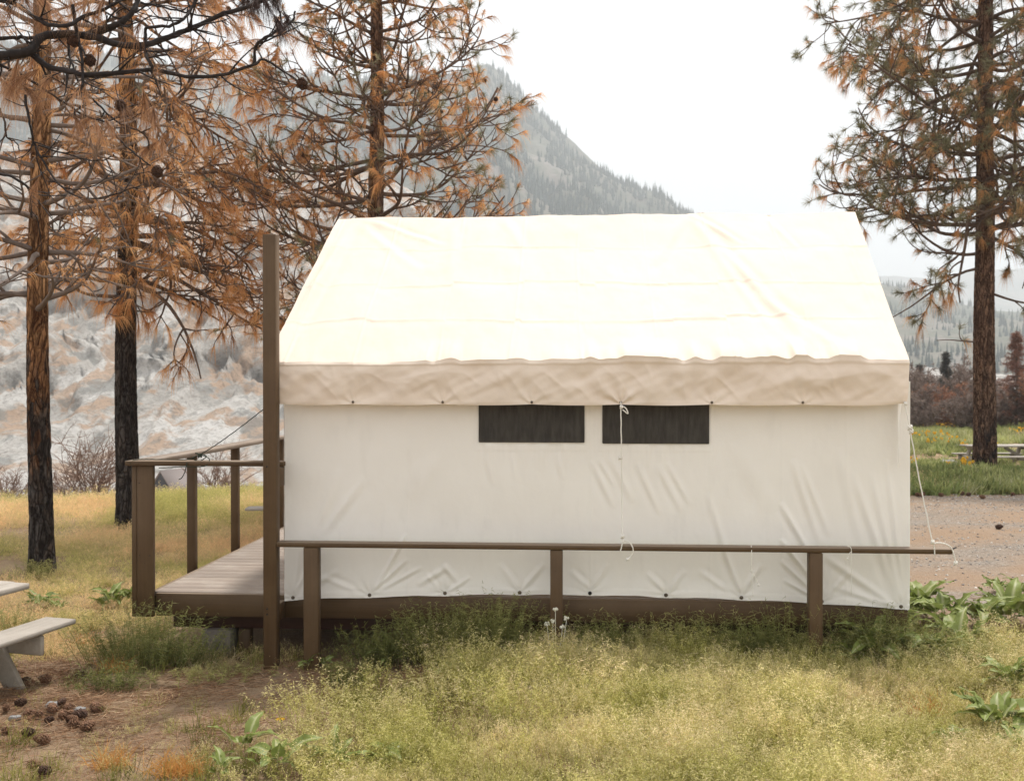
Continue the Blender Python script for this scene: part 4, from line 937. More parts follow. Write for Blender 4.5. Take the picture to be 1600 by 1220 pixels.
# second left tree with the thick rusty crown
Db = 14.6; xb = (199-800)/F*Db
Pb_ = dict(BASEP); Pb_.update(dens=(3.2, 3.9, 4.0), up=((-0.03, -0.01), (-0.03, 0.02), (-0.02, 0.05), (0, 0)), mid=0.45, wig=(0.06, 0.11, 0.14, 0.1), flat=0.7, cup=-0.05)
def Lb(z, az):
    c_ = math.cos(R(az)); return max(0.8, np.interp(z, [3.0, 4, 6, 9, 12], [1.2, 2.1, 2.3, 1.7, 0.7]))*(1.05 if c_ > 0 else 0.72)
pine('pine_tree', (xb, Db, float(gz(xb, Db))), 12.5, 0.165, 0.06, whorls(np.arange(3.7, 12, 0.48), Lb, 2, lambda z: 0.045*(1-z/16)+0.005, 5)+[(3.6, -25, 2.0, -14, .035), (3.9, 10, 2.2, -12, .04), (4.3, -10, 2.3, -8, .04), (4.6, 15, 2.3, -4, .04), (3.4, 175, 1.5, 2, .03), (5.0, -15, 2.3, 0, .04)],
     'pine with charred trunk and dense rust-brown crown left of the deck', M_BARKB, M_TWIG, Pb_, 404, dead=0.99, nd=21, nl=0.19, nw=0.0065, cones=3, spread=0.36, flare=0.3)

# overhanging burnt pine: trunk just outside the left edge, its limbs cross the top left corner
De = 5.4
def EP(px, py, dd=0.0): D_ = De+dd; return [(px-800)/F*D_, D_, EYE+(HZ-py)/F*D_]
ex = -3.75; ez = float(gz(ex, De)); er = empty('pine_tree', (ex, De+0.2, ez)); eo = np.array([ex, De+0.2, ez])
a = Acc(); trunk_mesh(a, None, 7.5, 0.15, 0.07, (0.1, 0), 0.07, 0.3, 9); a.build('trunk', M_BARKB, er, True)
rgE = np.random.default_rng(77); tipsE = []
PE = dict(BASEP); PE.update(step=(0.06, 0.05, 0.04, 0.04), dens=(3, 3.5, 2), max=2, up=((0, 0.03), (0, 0.02), (0, 0), (0, 0)), wig=(0.08, 0.10, 0.12, 0.1), rmin=0.0015, tiplev=1, mid=0)
limbsE = [
 ([(-260, 120), (-80, 96), (0, 88), (30, 86), (50, 80), (66, 60), (95, 55), (140, 58), (185, 70), (228, 72), (265, 60), (300, 46), (345, 26), (400, 8), (450, -12)], 0.030, 0.010, 0.0),
 ([(50, 84), (75, 104), (105, 112), (140, 118), (200, 114), (240, 111), (300, 122), (350, 117), (395, 103), (413, 95), (440, 110), (466, 128)], 0.018, 0.004, -0.02),
 ([(398, 101), (400, 76), (412, 62), (432, 52), (456, 36), (462, 20)], 0.009, 0.005, -0.03),
 ([(140, 56), (185, 40), (208, 22), (218, 0), (222, -30)], 0.018, 0.012, 0.02),
 ([(-200, -20), (-60, -10), (0, 2), (30, 10), (60, 32), (85, 42), (110, 41), (130, 28), (160, 18), (190, 2), (230, -12)], 0.014, 0.008, -0.08),
 ([(-150, 70), (0, 62), (40, 60), (66, 62)], 0.012, 0.008, 0.03),
 ([(116, 10), (120, 45), (128, 80), (131, 118), (127, 142), (104, 160)], 0.010, 0.006, -0.06),
 ([(107, 44), (109, 80), (115, 104), (123, 128)], 0.008, 0.005, 0.03),
 ([(312, -10), (300, 15), (290, 30), (268, 42), (232, 45), (228, 62), (228, 82), (236, 100), (241, 111)], 0.007, 0.010, -0.05),
 ([(222, 6), (252, 12), (300, 24), (340, 30)], 0.006, 0.004, 0.05),
 ([(-150, 60), (0, 104), (25, 113), (60, 134), (100, 160), (130, 180), (165, 190), (186, 182), (199, 160)], 0.009, 0.003, 0.06),
 ([(40, 150), (50, 205), (55, 226), (70, 255), (90, 285), (115, 305), (145, 311), (185, 302), (222, 289)], 0.007, 0.003, -0.1),
 ([(60, 228), (100, 240), (140, 251), (165, 250), (180, 242)], 0.005, 0.003, 0.02),
 ([(168, 190), (185, 216), (210, 240), (237, 259)], 0.006, 0.004, 0.04),
 ([(140, 150), (180, 188), (205, 200), (230, 215), (234, 236)], 0.006, 0.004, 0.08),
 ([(-100, 260), (0, 272), (25, 280), (47, 298), (50, 340)], 0.009, 0.006, 0.3),
 ([(0, 170), (8, 190), (12, 215), (25, 222), (32, 235)], 0.006, 0.003, 0.1),
 ([(160, 18), (190, 30), (240, 5), (262, -15)], 0.005, 0.004, 0.05),
 ([(430, 0), (440, 30), (436, 55)], 0.006, 0.004, 0.02)]
for k, (pp, ra, rb, dd) in enumerate(limbsE):
    P3 = np.array([EP(x_, y_, dd+0.04*math.sin(i_*1.3+k)) for i_, (x_, y_) in enumerate(pp)])-eo
    S = spline(P3, max(14, len(pp)*7)); S += 0.003*fbm(np.arange(len(S))[:, None]*0.5, np.array([[1.0, 7.0, 13.0]]), 0, k, 2)
    A = Acc(); rad = np.linspace(ra, rb, len(S))*(1+0.12*vnoise(np.arange(len(S))*0.8, k)); tube(A, S, rad, 9)
    nc = int(np.linalg.norm(np.diff(S, axis=0), axis=1).sum()*8)
    for q in range(nc):
        i_ = rgE.integers(2, len(S)-1); dd_ = S[i_]-S[i_-1]; dd_ = dd_/np.linalg.norm(dd_)
        ax_ = np.cross(dd_, rgE.normal(size=3)); ax_ /= np.linalg.norm(ax_); nd_ = dd_*0.6+ax_; nd_[1] *= 0.6
        grow(A, tipsE, S[i_], nd_, rgE.uniform(0.08, 0.32), min(rad[i_]*0.5, 0.005), 1, PE, rgE)
    A.build('limb', M_TWIGD, er, True)
# hanging brushes of dead needles
brush = [(22, 130, 1.0), (38, 128, 1.0), (55, 140, 0.8), (30, 120, 1.1), (200, 160, 0.75), (222, 165, 0.75), (240, 172, 0.6), (125, 190, 0.7), (150, 192, 0.8), (172, 200, 0.7), (232, 225, 0.55), (250, 228, 0.4), (100, 118, 0.5),
         (20, 5, 0.9), (45, 0, 0.9), (70, 5, 1.0), (100, -10, 0.9), (140, -5, 0.9), (165, 5, 0.7), (0, 20, 0.9), (60, 40, 0.5), (95, 60, 0.6)]
bt = []
for (x_, y_, s_) in brush:
    for q in range(1):
        bt.append((np.array(EP(x_+rgE.uniform(-8, 8), y_+rgE.uniform(-6, 6), rgE.uniform(-0.06, 0.1)))-eo, np.array([rgE.uniform(-0.6, 0.6), rgE.uniform(-0.3, 0.3), -0.35]), s_))
a = Acc()
for (c_, d_, s_) in bt:
    tufts(a, [(c_, d_/np.linalg.norm(d_), 0)], 95, 0.20*s_, 0.0022, 0.9, 0.32, rgE, cv=0.35)
o_ = a.build('dead_needles', M_DEADG, er); o_['kind'] = 'stuff'
bt = [(np.array(EP(x_+rgE.uniform(-8, 8), y_+rgE.uniform(-5, 5), rgE.uniform(-0.06, 0.1)))-eo, np.array([rgE.uniform(-0.5, 0.5), 0, -0.6]), s_) for (x_, y_, s_) in ((388, 0, .5), (405, -4, .5), (420, 4, .5), (440, 40, .45), (448, 35, .5), (435, -8, .4), (395, 5, .45)) for q in range(2)]
a = Acc()
for (c_, d_, s_) in bt: tufts(a, [(c_, d_/np.linalg.norm(d_), 0)], 90, 0.20*s_, 0.0022, 0.7, 0.35, rgE)
o_ = a.build('dead_needles', m_leaf('charred_needles', [(0, (0.05, 0.03, 0.028)), (1, (0.13, 0.085, 0.07))], 0.2), er); o_['kind'] = 'stuff'; o_['label'] = 'dark charred needle brushes'
sel = [t for t in tipsE if rgE.uniform() < 0.10]
a = Acc(); tufts(a, sel, 40, 0.12, 0.0022, 0.9, 0.35, rgE); o_ = a.build('dead_needles', M_DEADG, er); o_['kind'] = 'stuff'
for (x_, y_) in ((143, 90), (190, 160), (247, 262), (472, 126), (118, 60)):
    c = bpy.data.objects.new('cone', CONES[2]); col.objects.link(c); c.parent = er; c.location = Vector(np.array(EP(x_, y_))-eo); c.rotation_euler = (R(150), R(30), 1); c.scale = (1.0,)*3
tag(er, 'burnt pine whose black limbs and hanging brown needle brushes cross the top left corner', 'pine tree', 'scorched pine trees')

# ------------------------------------------------------------------ shrubs beyond the meadow
def shrub(name, loc, H, W_, seed, twm, label, cat='shrub', leaf=None, nst=9, group=None, dens=1.0, nl=0.25):
    rg = np.random.default_rng(seed); rt = empty(name, loc); A = Acc(); tips = []
    PS = dict(BASEP); PS.update(step=(H*0.1, H*0.08, H*0.06, H*0.06), dens=(7/H*dens, 9/H*dens, 8/H), bare=(0.15, 0.1, 0.1), up=((0.02, 0.03), (0.02, 0.04), (0.02, 0.04), (0, 0)), wig=(0.07, 0.1, 0.12, 0.1), sides=(5, 4, 3, 3), rmin=H*0.0016, ratio=(0.3, 0.55), cup=0.25, max=2, mid=0.5)
    for q in range(nst):
        an = rg.uniform(0, 6.283); el = rg.uniform(0.9, 1.5); d_ = np.array([math.cos(an)*math.cos(el)*W_/H*1.4, math.sin(an)*math.cos(el)*W_/H*1.4, math.sin(el)])
        grow(A, tips, np.array([rg.uniform(-.15, .15)*W_, rg.uniform(-.15, .15)*W_, -0.1]), d_, H*rg.uniform(0.6, 1.0), H*(0.010 if leaf else 0.006), 0, PS, rg)
    A.build('branches', twm, rt, True)
    if leaf:
        a = Acc(); tufts(a, tips, 12, nl, nl*0.10, 0.2, 0.9, rg); o_ = a.build('foliage', leaf, rt); o_['kind'] = 'stuff'
    tag(rt, label, cat, group); return rt
M_SHR = m_leaf('rusty_shrub_leaves', [(0, (0.20, 0.085, 0.05)), (0.6, (0.36, 0.18, 0.11)), (1, (0.42, 0.26, 0.17))], 0.3)
M_SHG = m_leaf('grey_shrub_leaves', [(0, (0.12, 0.09, 0.078)), (0.6, (0.22, 0.165, 0.14)), (1, (0.32, 0.25, 0.21))], 0.3)
M_SHD = m_leaf('dark_conifer_needles', [(0, (0.05, 0.055, 0.05)), (1, (0.12, 0.11, 0.10))], 0.2)
M_SHB = m_leaf('dead_conifer_needles', [(0, (0.18, 0.08, 0.055)), (1, (0.33, 0.18, 0.13))], 0.3)
def atpx(px, D, dz=0.0): x_ = (px-800)/F*D; return (x_, D, float(gz(x_, D))+dz)
specs = [(1425, 47, 2.9, 2.4, M_SHG, 'pale grey leafless shrub touching the right edge of the tent', 1), (1447, 50, 3.4, 2.6, M_SHG, 'grey-brown shrub just right of the tent corner', 2), (1470, 48, 2.4, 2.2, M_SHR, 'rust-red shrub at the meadow edge left of the large pine', 3),
         (1500, 47, 2.3, 2.2, M_SHR, 'brightest rust-red shrub close to the left side of the large pine trunk', 4), (1490, 56, 3.8, 3.0, M_SHG, 'tall dark grey shrub behind the rust-red ones', 5), (1520, 60, 3.2, 3, M_SHG, 'grey shrub directly behind the large pine trunk', 6),
         (1572, 52, 2.6, 2.6, M_SHR, 'rust-brown shrub just right of the large pine trunk', 7), (1620, 50, 2.8, 2.8, M_SHR, 'rust-brown shrub at the right edge of the photo', 8), (1405, 52, 3.2, 3, M_SHG, 'grey shrub half hidden by the tent', 9), (1455, 58, 3.6, 3.4, M_SHG, 'dark shrub farther back right of the tent', 10), (1660, 54, 3.4, 3, M_SHG, 'grey shrub past the right edge', 12), (1545, 58, 2.6, 3, M_SHG, 'low grey shrub behind the large pine', 14)]
specs += [(1440, 44, 2.2, 2.6, M_SHG, 'low grey-brown shrub in front of the taller ones right of the tent', 20), (1508, 44, 2.5, 2.0, M_SHG, 'grey twiggy shrub touching the left side of the large pine trunk', 21), (1560, 46, 2.4, 2.4, M_SHG, 'grey twiggy shrub between the large pine trunk and the dead conifer', 22), (1640, 45, 3.0, 3.0, M_SHR, 'brown shrub outside the right edge', 23)]
for (px_, D_, H_, W_, lf, lb, sd_) in specs: shrub('shrub', atpx(px_, D_), H_, W_, 500+sd_, M_TWIGG, lb, 'shrub', lf, 11, 'burnt shrubs beyond the meadow', 1.2, 0.24)
def small_conifer(loc, H, Rr, seed, lf, label):
    rg = np.random.default_rng(seed); rt = empty('conifer_tree', loc); a = Acc(); tube(a, [[0, 0, -0.3], [0.03, 0, H*0.5], [0, 0, H]], [H*0.018, H*0.011, 0.012], 7); a.build('trunk', M_TWIG, rt, True)
    A = Acc(); L_ = Acc(); tips = []
    for z in np.arange(H*0.08, H*0.97, H*0.035):
        for q in range(6):
            an = rg.uniform(0, 6.283); L0 = Rr*(1-z/H)*rg.uniform(0.6, 1.1)+0.1; d_ = np.array([math.cos(an), math.sin(an), rg.uniform(-0.15, 0.25)])
            P_ = np.array([[0, 0, z], d_*L0*0.5+[0, 0, z-0.02], d_*L0+[0, 0, z+0.02*L0]]); tube(A, P_, [0.02, 0.013, 0.006], 3)
            for t in np.linspace(0.25, 1, 6): tips.append((P_[0]*(1-t)+P_[2]*t, norm(d_+rg.normal(0, .4, 3)), 0))
    A.build('branches', M_TWIGG, rt); tufts(L_, tips, 9, 0.26, 0.018, 0.25, 0.8, rg); o_ = L_.build('foliage', lf, rt); o_['kind'] = 'stuff'; tag(rt, label, 'conifer')
small_conifer(atpx(1478, 54, -0.3), 4.2, 0.9, 1, M_SHD, 'dark pointed young conifer among the burnt shrubs right of the tent')
small_conifer(atpx(1437, 60, -0.5), 3.9, 1.0, 2, M_SHD, 'second dark young conifer nearer the tent edge')
small_conifer(atpx(1588, 46), 4.6, 1.5, 3, M_SHB, 'dead reddish conifer right of the large pine near the photo edge')
for (px_, D_, H_, sd_, lb) in ((150, 20.5, 1.75, 1, 'bare twiggy shrub in front of the pale cliff between the two left trunks'), (108, 20.5, 1.35, 2, 'low bare shrub close to the leftmost trunk'), (345, 21, 1.4, 3, 'small bare shrub beyond the deck railing'), (12, 20.5, 1.4, 4, 'bare shrub at the left edge in front of the cliff')):
    shrub('bare_shrub', atpx(px_, D_, 0.0), H_, 1.1, 700+sd_, flat('pale_twig', (0.24, 0.165, 0.13), 0.9), lb, 'shrub', None, 18, 'bare shrubs at the meadow edge', 1.3)

# ------------------------------------------------------------------ plants
def plant_at(px_, py_):
    x_, y_, z_ = ground_at(px_, py_); u, v = inv_uv(x_, y_)
    if -1.3 < u < 4.62 and -0.24 < v < 5:
        a_ = (px_-800)/F; D_ = y_
        while inv_uv(a_*D_, D_)[1] > -0.26: D_ -= 0.02
        x_, y_ = a_*D_, D_; z_ = float(gz(x_, y_))
    return x_, y_, z_
def leaf_mesh(L, W_, seed, curl=0.35, heart=True):
    rg = np.random.default_rng(seed); n1, n2 = 11, 7; t = np.linspace(0, 1, n1)[:, None]; s = np.linspace(-1, 1, n2)[None]
    wd = W_*(np.sin(np.pi*np.clip(t*0.90+0.10, 0, 1)**0.50)**0.9)*0.62*(1+0.10*np.sin(t*17+seed)); wd[-1] = 0.002
    x = t*L+0*s-(0.10*L*np.abs(s)**1.5*(1-t)**4 if heart else 0); y = wd*s; fold = 0.28*np.abs(y)
    z = L*curl*(t*0.9-1.25*t*t)+fold+0.010*np.sin(t*11+seed)*s*s+0.006*np.sin(t*23+seed)*np.abs(s)**3*np.sign(s)+0.004*rg.normal(size=(n1, n2))*np.abs(s)
    i_ = np.arange(n1-1)[:, None]*n2; j_ = np.arange(n2-1)[None]
    a = Acc(); cc = (0.25+0.5*np.exp(-(s/0.12)**2)+0*t+rg.uniform(-0.1, .35)).ravel()
    a.add(np.stack([x, y, z], -1), np.stack([i_+j_, i_+n2+j_, i_+n2+j_+1, i_+j_+1], -1).reshape(-1, 4), None, cc)
    tube(a, [[-0.10*L-0.05, 0, -0.06], [-0.02, 0, -0.005], [L*0.5, 0, L*curl*(0.45-0.31)-0.002]], [0.004, 0.003, 0.0015], 4, True, 0.9)
    return a.mesh('leaf', M_LEAF, True)
LEAVES = [leaf_mesh(0.24, 0.10, 1), leaf_mesh(0.28, 0.11, 2, 0.5), leaf_mesh(0.20, 0.10, 3, 0.2), leaf_mesh(0.26, 0.085, 4, 0.6), leaf_mesh(0.22, 0.12, 5, 0.45)]
def broadleaf(px_, py_, label, n_=9, s=1.0, group='broad-leaved plants', seed=None, lift=0.10):
    x_, y_, z_ = plant_at(px_, py_); rt = empty('broadleaf_plant', (x_, y_, z_)); rg = random.Random(seed or int(px_*7+py_))
    n_ = int(n_*1.7)
    for q in range(n_):
        o_ = bpy.data.objects.new('leaf', LEAVES[rg.randrange(5)]); col.objects.link(o_); o_.parent = rt
        az = q*2*math.pi/n_+rg.uniform(-.4, .4); el = R(-5)+R(62)*rg.random()**1.4; rad = rg.uniform(0.02, 0.11)*s
        o_.location = (math.cos(az)*rad, math.sin(az)*rad, lift*s*rg.uniform(0.4, 1.3)+0.03)
        o_.rotation_euler = (rg.uniform(-.5, .5), -el, az); k = 0.72*s*rg.uniform(0.6, 1.15); o_.scale = (k, k, k)
    tag(rt, label, 'plant', group); return rt
BL = [(172, 955, 'broad-leaved plant beside the deck corner post, left of the feathery weeds', 10, 1.0), (205, 948, 'pale-leaved plant tucked against the deck corner post', 8, 0.9), (60, 952, 'small broad-leaved plant between the picnic table top and bench', 8, 0.8), (90, 958, 'broad-leaved plant right behind the end of the picnic bench', 6, 0.6),
      (605, 1020, 'broad-leaved plant in the shade under the deck right of the first rail post', 7, 0.75), (480, 1050, 'tiny grey-green plant at the foot of the leftmost rail post', 5, 0.42), (505, 1048, 'little leafy sprout just right of the leftmost rail post', 5, 0.4),
      (1068, 1105, 'single pale green leafy plant in the seedy grass in front of the tent', 6, 0.85), (1435, 968, 'large broad-leaved plant at the right corner of the deck', 15, 1.5), (1400, 990, 'broad-leaved plant in front of the right deck corner', 12, 1.25), (1475, 985, 'big-leaved plant between the deck corner and the gravel', 12, 1.3), (1370, 1020, 'dark broad-leaved plant in front of the rightmost deck end', 10, 1.3),
      (1530, 985, 'broad-leaved plant at the gravel edge, second from the right edge', 13, 1.25), (1580, 975, 'broad-leaved plant at the gravel edge, touching the right side', 13, 1.35), (1450, 1040, 'leafy plant in the grass below the gravel edge', 10, 1.2), (1500, 1025, 'leafy plant below the two at the gravel edge', 10, 1.3),
      (1580, 1085, 'bleached broad-leaved plant at the right edge, halfway down the grass', 10, 1.1), (1560, 1160, 'pale broad-leaved plant in the bottom right corner', 10, 1.3), (1595, 1195, 'yellow-green plant in the extreme bottom right corner', 8, 0.9), (1490, 1175, 'low leafy plant in the grass near the bottom right', 6, 0.6),
      (380, 1190, 'broad-leaved plant with bleached leaf in the bottom grass, left of centre', 5, 0.9), (430, 1215, 'broad-leaved plant at the bottom edge below the orange flower', 6, 0.9), (520, 1210, 'pale green plant at the bottom edge with narrow upright leaf', 6, 0.75), (600, 1205, 'low bleached plant at the bottom edge near the middle', 6, 0.7), (345, 1222, 'leafy plant cut off by the bottom edge', 6, 0.6),
      (920, 1003, 'single upright leaf plant in the deck shade right of the middle rail post', 4, 0.7), (1190, 1012, 'grey-green leafy plant under the deck right of centre', 7, 0.6), (1300, 1012, 'leafy plant just right of the rightmost rail post foot', 6, 0.7), (690, 1062, 'grey dried leaves lying on the bare soil patch', 4, 0.5),
      (1560, 930, 'bright green plant on the gravel near the right edge', 9, 0.7), (1595, 935, 'bright green plant on the gravel cut by the right edge', 8, 0.8), (1340, 1045, 'dark leafy plant at the edge of the deck shade', 8, 0.8), (870, 820, 'plant hidden behind the tent', 0, 1)]
for b in BL:
    if b[3]: broadleaf(b[0], b[1], b[2], b[3], b[4])

def weed_clump(px_, py_, H_, W_, n_, label, seed, tint=(0.1, 0.6), heads=True, cat='weed', dry=False):
    n_ = n_*0.62 if seed in (5, 6, 7, 8, 9, 10, 11, 12) else n_
    """feathery annual: many fine arching stems with drooping side sprays"""
    x_, y_, z_ = plant_at(px_, py_); rg = np.random.default_rng(seed); a = Acc()
    n_ = int(n_)
    O = np.stack([rg.normal(0, W_*0.28, n_), rg.normal(0, W_*0.16, n_), np.full(n_, -0.01)], -1)
    D_ = np.stack([O[:, 0]/W_*0.8+rg.normal(0, .16, n_), rg.normal(0, .16, n_), np.ones(n_)], -1); n_ = int(n_); L = 1.15*H_*rg.uniform(0.5, 1.1, n_)
    blades(a, O, D_, L, 0.0035, 0.12, 4, c=tint[0], c1=tint[1], rng=rg)
    Dn = norm(D_)
    ts = rg.uniform(0.25, 1.0, (n_, 26)); OO = (O[:, None]+Dn[:, None]*(L[:, None]*ts)[..., None]-np.array([0, 0, 1])*((0.12*L[:, None])*ts**2)[..., None]).reshape(-1, 3)
    m_ = len(OO); DD = np.stack([rg.normal(0, .7, m_), rg.normal(0, .7, m_), rg.uniform(-0.1, 0.9, m_)], -1)
    blades(a, OO, DD, rg.uniform(0.02, 0.065, m_), 0.0035, rg.uniform(0.1, 0.9, m_), 2, c=np.clip(rg.uniform(tint[0], tint[1]+0.1, m_)+0.45*(ts.ravel()-0.5), 0, 1), rng=rg)
    rt = a.build('weed_clump', M_WEED, None, False, None); rt.location = (x_, y_, z_)
    tag(rt, label, cat, 'feathery weed clumps'); return rt
weed_clump(225, 1045, 0.48, 0.60, 170, 'tall feathery green weeds below the deck corner post', 1, (0.0, 0.45))
weed_clump(175, 1035, 0.36, 0.40, 90, 'yellowing feathery weeds left of the deck corner post', 2, (0.4, 0.9))
weed_clump(285, 1010, 0.36, 0.50, 110, 'shaded feathery weeds under the left end of the deck', 3, (0.0, 0.35))
weed_clump(545, 1075, 0.20, 0.24, 80, 'small rounded weed tuft on the bare soil right of the leftmost rail post', 4, (0.1, 0.55))
weed_clump(640, 1010, 0.38, 0.50, 120, 'dark weeds against the deck skirt right of the leftmost rail post', 5, (0.05, 0.45))
weed_clump(720, 1015, 0.42, 0.55, 150, 'yellow-green weeds against the deck skirt halfway to the middle rail post', 6, (0.2, 0.7))
weed_clump(800, 1015, 0.40, 0.5, 130, 'feathery weeds against the deck skirt just left of the middle rail post', 7, (0.15, 0.6))
weed_clump(905, 1000, 0.34, 0.42, 90, 'weeds just right of the middle rail post', 8, (0.1, 0.6))
weed_clump(1235, 1005, 0.44, 0.34, 120, 'tall feathery weed clump just left of the rightmost rail post', 9, (0.15, 0.65))
weed_clump(1120, 1010, 0.36, 0.45, 110, 'weeds before the deck skirt right of centre', 10, (0.15, 0.65))
weed_clump(1030, 1010, 0.34, 0.55, 110, 'weeds before the deck skirt between the two dark gaps', 11, (0.3, 0.8))
weed_clump(1340, 1020, 0.36, 0.5, 130, 'dark tangled weeds right of the rightmost rail post', 12, (0.0, 0.5))
weed_clump(1420, 1045, 0.34, 0.5, 130, 'tangled weeds in front of the big-leaved plants at the deck corner', 13, (0.1, 0.6))
weed_clump(590, 1012, 0.34, 0.34, 90, 'dark weeds at the left end of the weedy strip under the deck skirt', 31, (0.0, 0.35))
weed_clump(680, 1022, 0.46, 0.3, 110, 'tall dark weeds between two lighter clumps left of the middle rail post', 32, (0.0, 0.4))
weed_clump(765, 1022, 0.5, 0.3, 110, 'tallest weeds just left of the pale seed-head plant', 33, (0.1, 0.5))
weed_clump(1165, 1005, 0.30, 0.3, 80, 'dark weeds beside the bright green upright weed', 34, (0.0, 0.4))
weed_clump(1385, 1010, 0.40, 0.4, 110, 'dark weeds against the right end of the deck skirt', 35, (0.0, 0.4))
weed_clump(960, 1012, 0.28, 0.3, 80, 'short dark weeds right of the single upright leaf plant', 36, (0.0, 0.45))
weed_clump(60, 905, 0.22, 0.26, 60, 'weed tuft at the foot of the leftmost charred trunk', 14, (0.3, 0.8))
weed_clump(1185, 1030, 0.32, 0.25, 70, 'bright green upright weed in the grass right of centre', 15, (0.0, 0.3))
weed_clump(1520, 1060, 0.3, 0.5, 110, 'loose weeds near the right edge below the gravel', 16, (0.2, 0.8))
weed_clump(340, 1060, 0.10, 0.7, 70, 'low flattened weeds on the soil below the deck corner', 17, (0.5, 1.0))
weed_clump(20, 995, 0.3, 0.4, 70, 'weeds growing through the picnic table bench at the left edge', 18, (0.4, 0.9))
weed_clump(175, 1080, 0.2, 0.4, 70, 'dark feathery weeds sprawling left of the deck corner', 19, (0.0, 0.4))
# dry arching straw under the deck
def straw(px_, py_, n_, L, label, seed, colr=0.9, up=0.6):
    x_, y_, z_ = ground_at(px_, py_); rg = np.random.default_rng(seed); a = Acc()
    O = np.stack([rg.normal(0, .05, n_), rg.normal(0, .04, n_), np.zeros(n_)], -1); D_ = np.stack([rg.normal(0.1, .6, n_), rg.normal(0, .4, n_), np.full(n_, up)], -1)
    blades(a, O, D_, L*rg.uniform(.5, 1.1, n_), 0.004, rg.uniform(.2, .7, n_), 5, c=rg.uniform(colr-.3, colr+.1, n_), rng=rg)
    o_ = a.build('straw_tuft', M_STRAW, None); o_.location = (x_, y_, z_); tag(o_, label, 'dry grass', 'dry straw tufts'); return o_
M_STRAW = m_leaf('straw', [(0, (0.30, 0.20, 0.09)), (0.6, (0.50, 0.38, 0.20)), (1, (0.60, 0.50, 0.30))], 0.3)
M_ORANGE = m_leaf('orange_grass', [(0, (0.50, 0.22, 0.06)), (1, (0.68, 0.40, 0.13))], 0.4)
straw(320, 1040, 130, 0.30, 'arching dry straw tuft under the left end of the deck', 1)
straw(355, 1045, 110, 0.26, 'dry straw tuft beside the tall post under the deck', 2)
for k, (px_, py_, lb) in enumerate(((265, 1210, 'orange dry grass tuft at the bottom left of the foreground'), (170, 1200, 'golden dry grass tuft near the bottom left pine cones'), (175, 1050, 'golden dry grass left of the feathery weeds'), (1450, 1120, 'orange dry grass tuft in the grass at right'), (1560, 1125, 'second orange grass tuft close to the right edge'), (285, 1215, 'rust-orange grass tuft at the bottom edge'), (130, 1010, 'orange grass right of the picnic bench'))):
    o_ = straw(px_, py_, 150, 0.24, lb, 20+k, 0.6, 1.0); o_.data.materials.clear(); o_.data.materials.append(M_ORANGE)
# a little pale seed-head plant by the middle rail post
x_, y_, z_ = ground_at(868, 1035); rt = empty('seedhead_plant', (x_, y_, z_))
for k, (dx, h_) in enumerate(((0.0, 0.37), (-0.06, 0.27), (0.05, 0.25), (0.08, 0.31), (-0.02, 0.29))):
    a = Acc(); tube(a, [[dx*0.3, 0, 0], [dx*0.8, 0.01, h_*0.6], [dx, 0, h_]], [0.003, 0.0025, 0.002], 5); st = a.build('stem', M_SEEDW, rt)
    a = Acc()
    for q in range(7):
        c_ = np.array([dx+rnd.uniform(-.014, .014), rnd.uniform(-.014, .014), h_+rnd.uniform(-.006, .012)]); tube(a, [c_-[0, 0, .008], c_, c_+[0, 0, .008]], [0.005, 0.009, 0.004], 6)
    a.build('seed_head', M_SEEDW, st)
tag(rt, 'small pale whitish plant with knobbly seed heads in front of the middle rail post', 'plant')
# one orange flower in the foreground
x_, y_, z_ = ground_at(437, 1140); rt = empty('orange_flower', (x_, y_, z_)); a = Acc(); tube(a, [[0, 0, 0], [0.01, 0, .05], [0, 0, .06]], 0.002, 5); a.build('stem', M_WEED, rt)
for q in range(9):
    an = q*0.698; a = Acc(); c_, s_ = math.cos(an), math.sin(an); t_ = np.array([-s_, c_, 0]); o3 = np.array([c_, s_, 0])
    a.add([o3*.004+[0, 0, .062], o3*.018+t_*.007+[0, 0, .068], o3*.034+[0, 0, .060], o3*.018-t_*.007+[0, 0, .068]], [(0, 1, 2, 3)], None, 0.5); a.build('petal', M_YELLOW, rt)
a = Acc(); tube(a, [[0, 0, .058], [0, 0, .068]], [0.006, 0.005], 8); a.build('flower_centre', flat('flower_centre', (0.35, 0.18, 0.02)), rt)
tag(rt, 'single orange-yellow flower low in the foreground grass left of centre', 'flower')

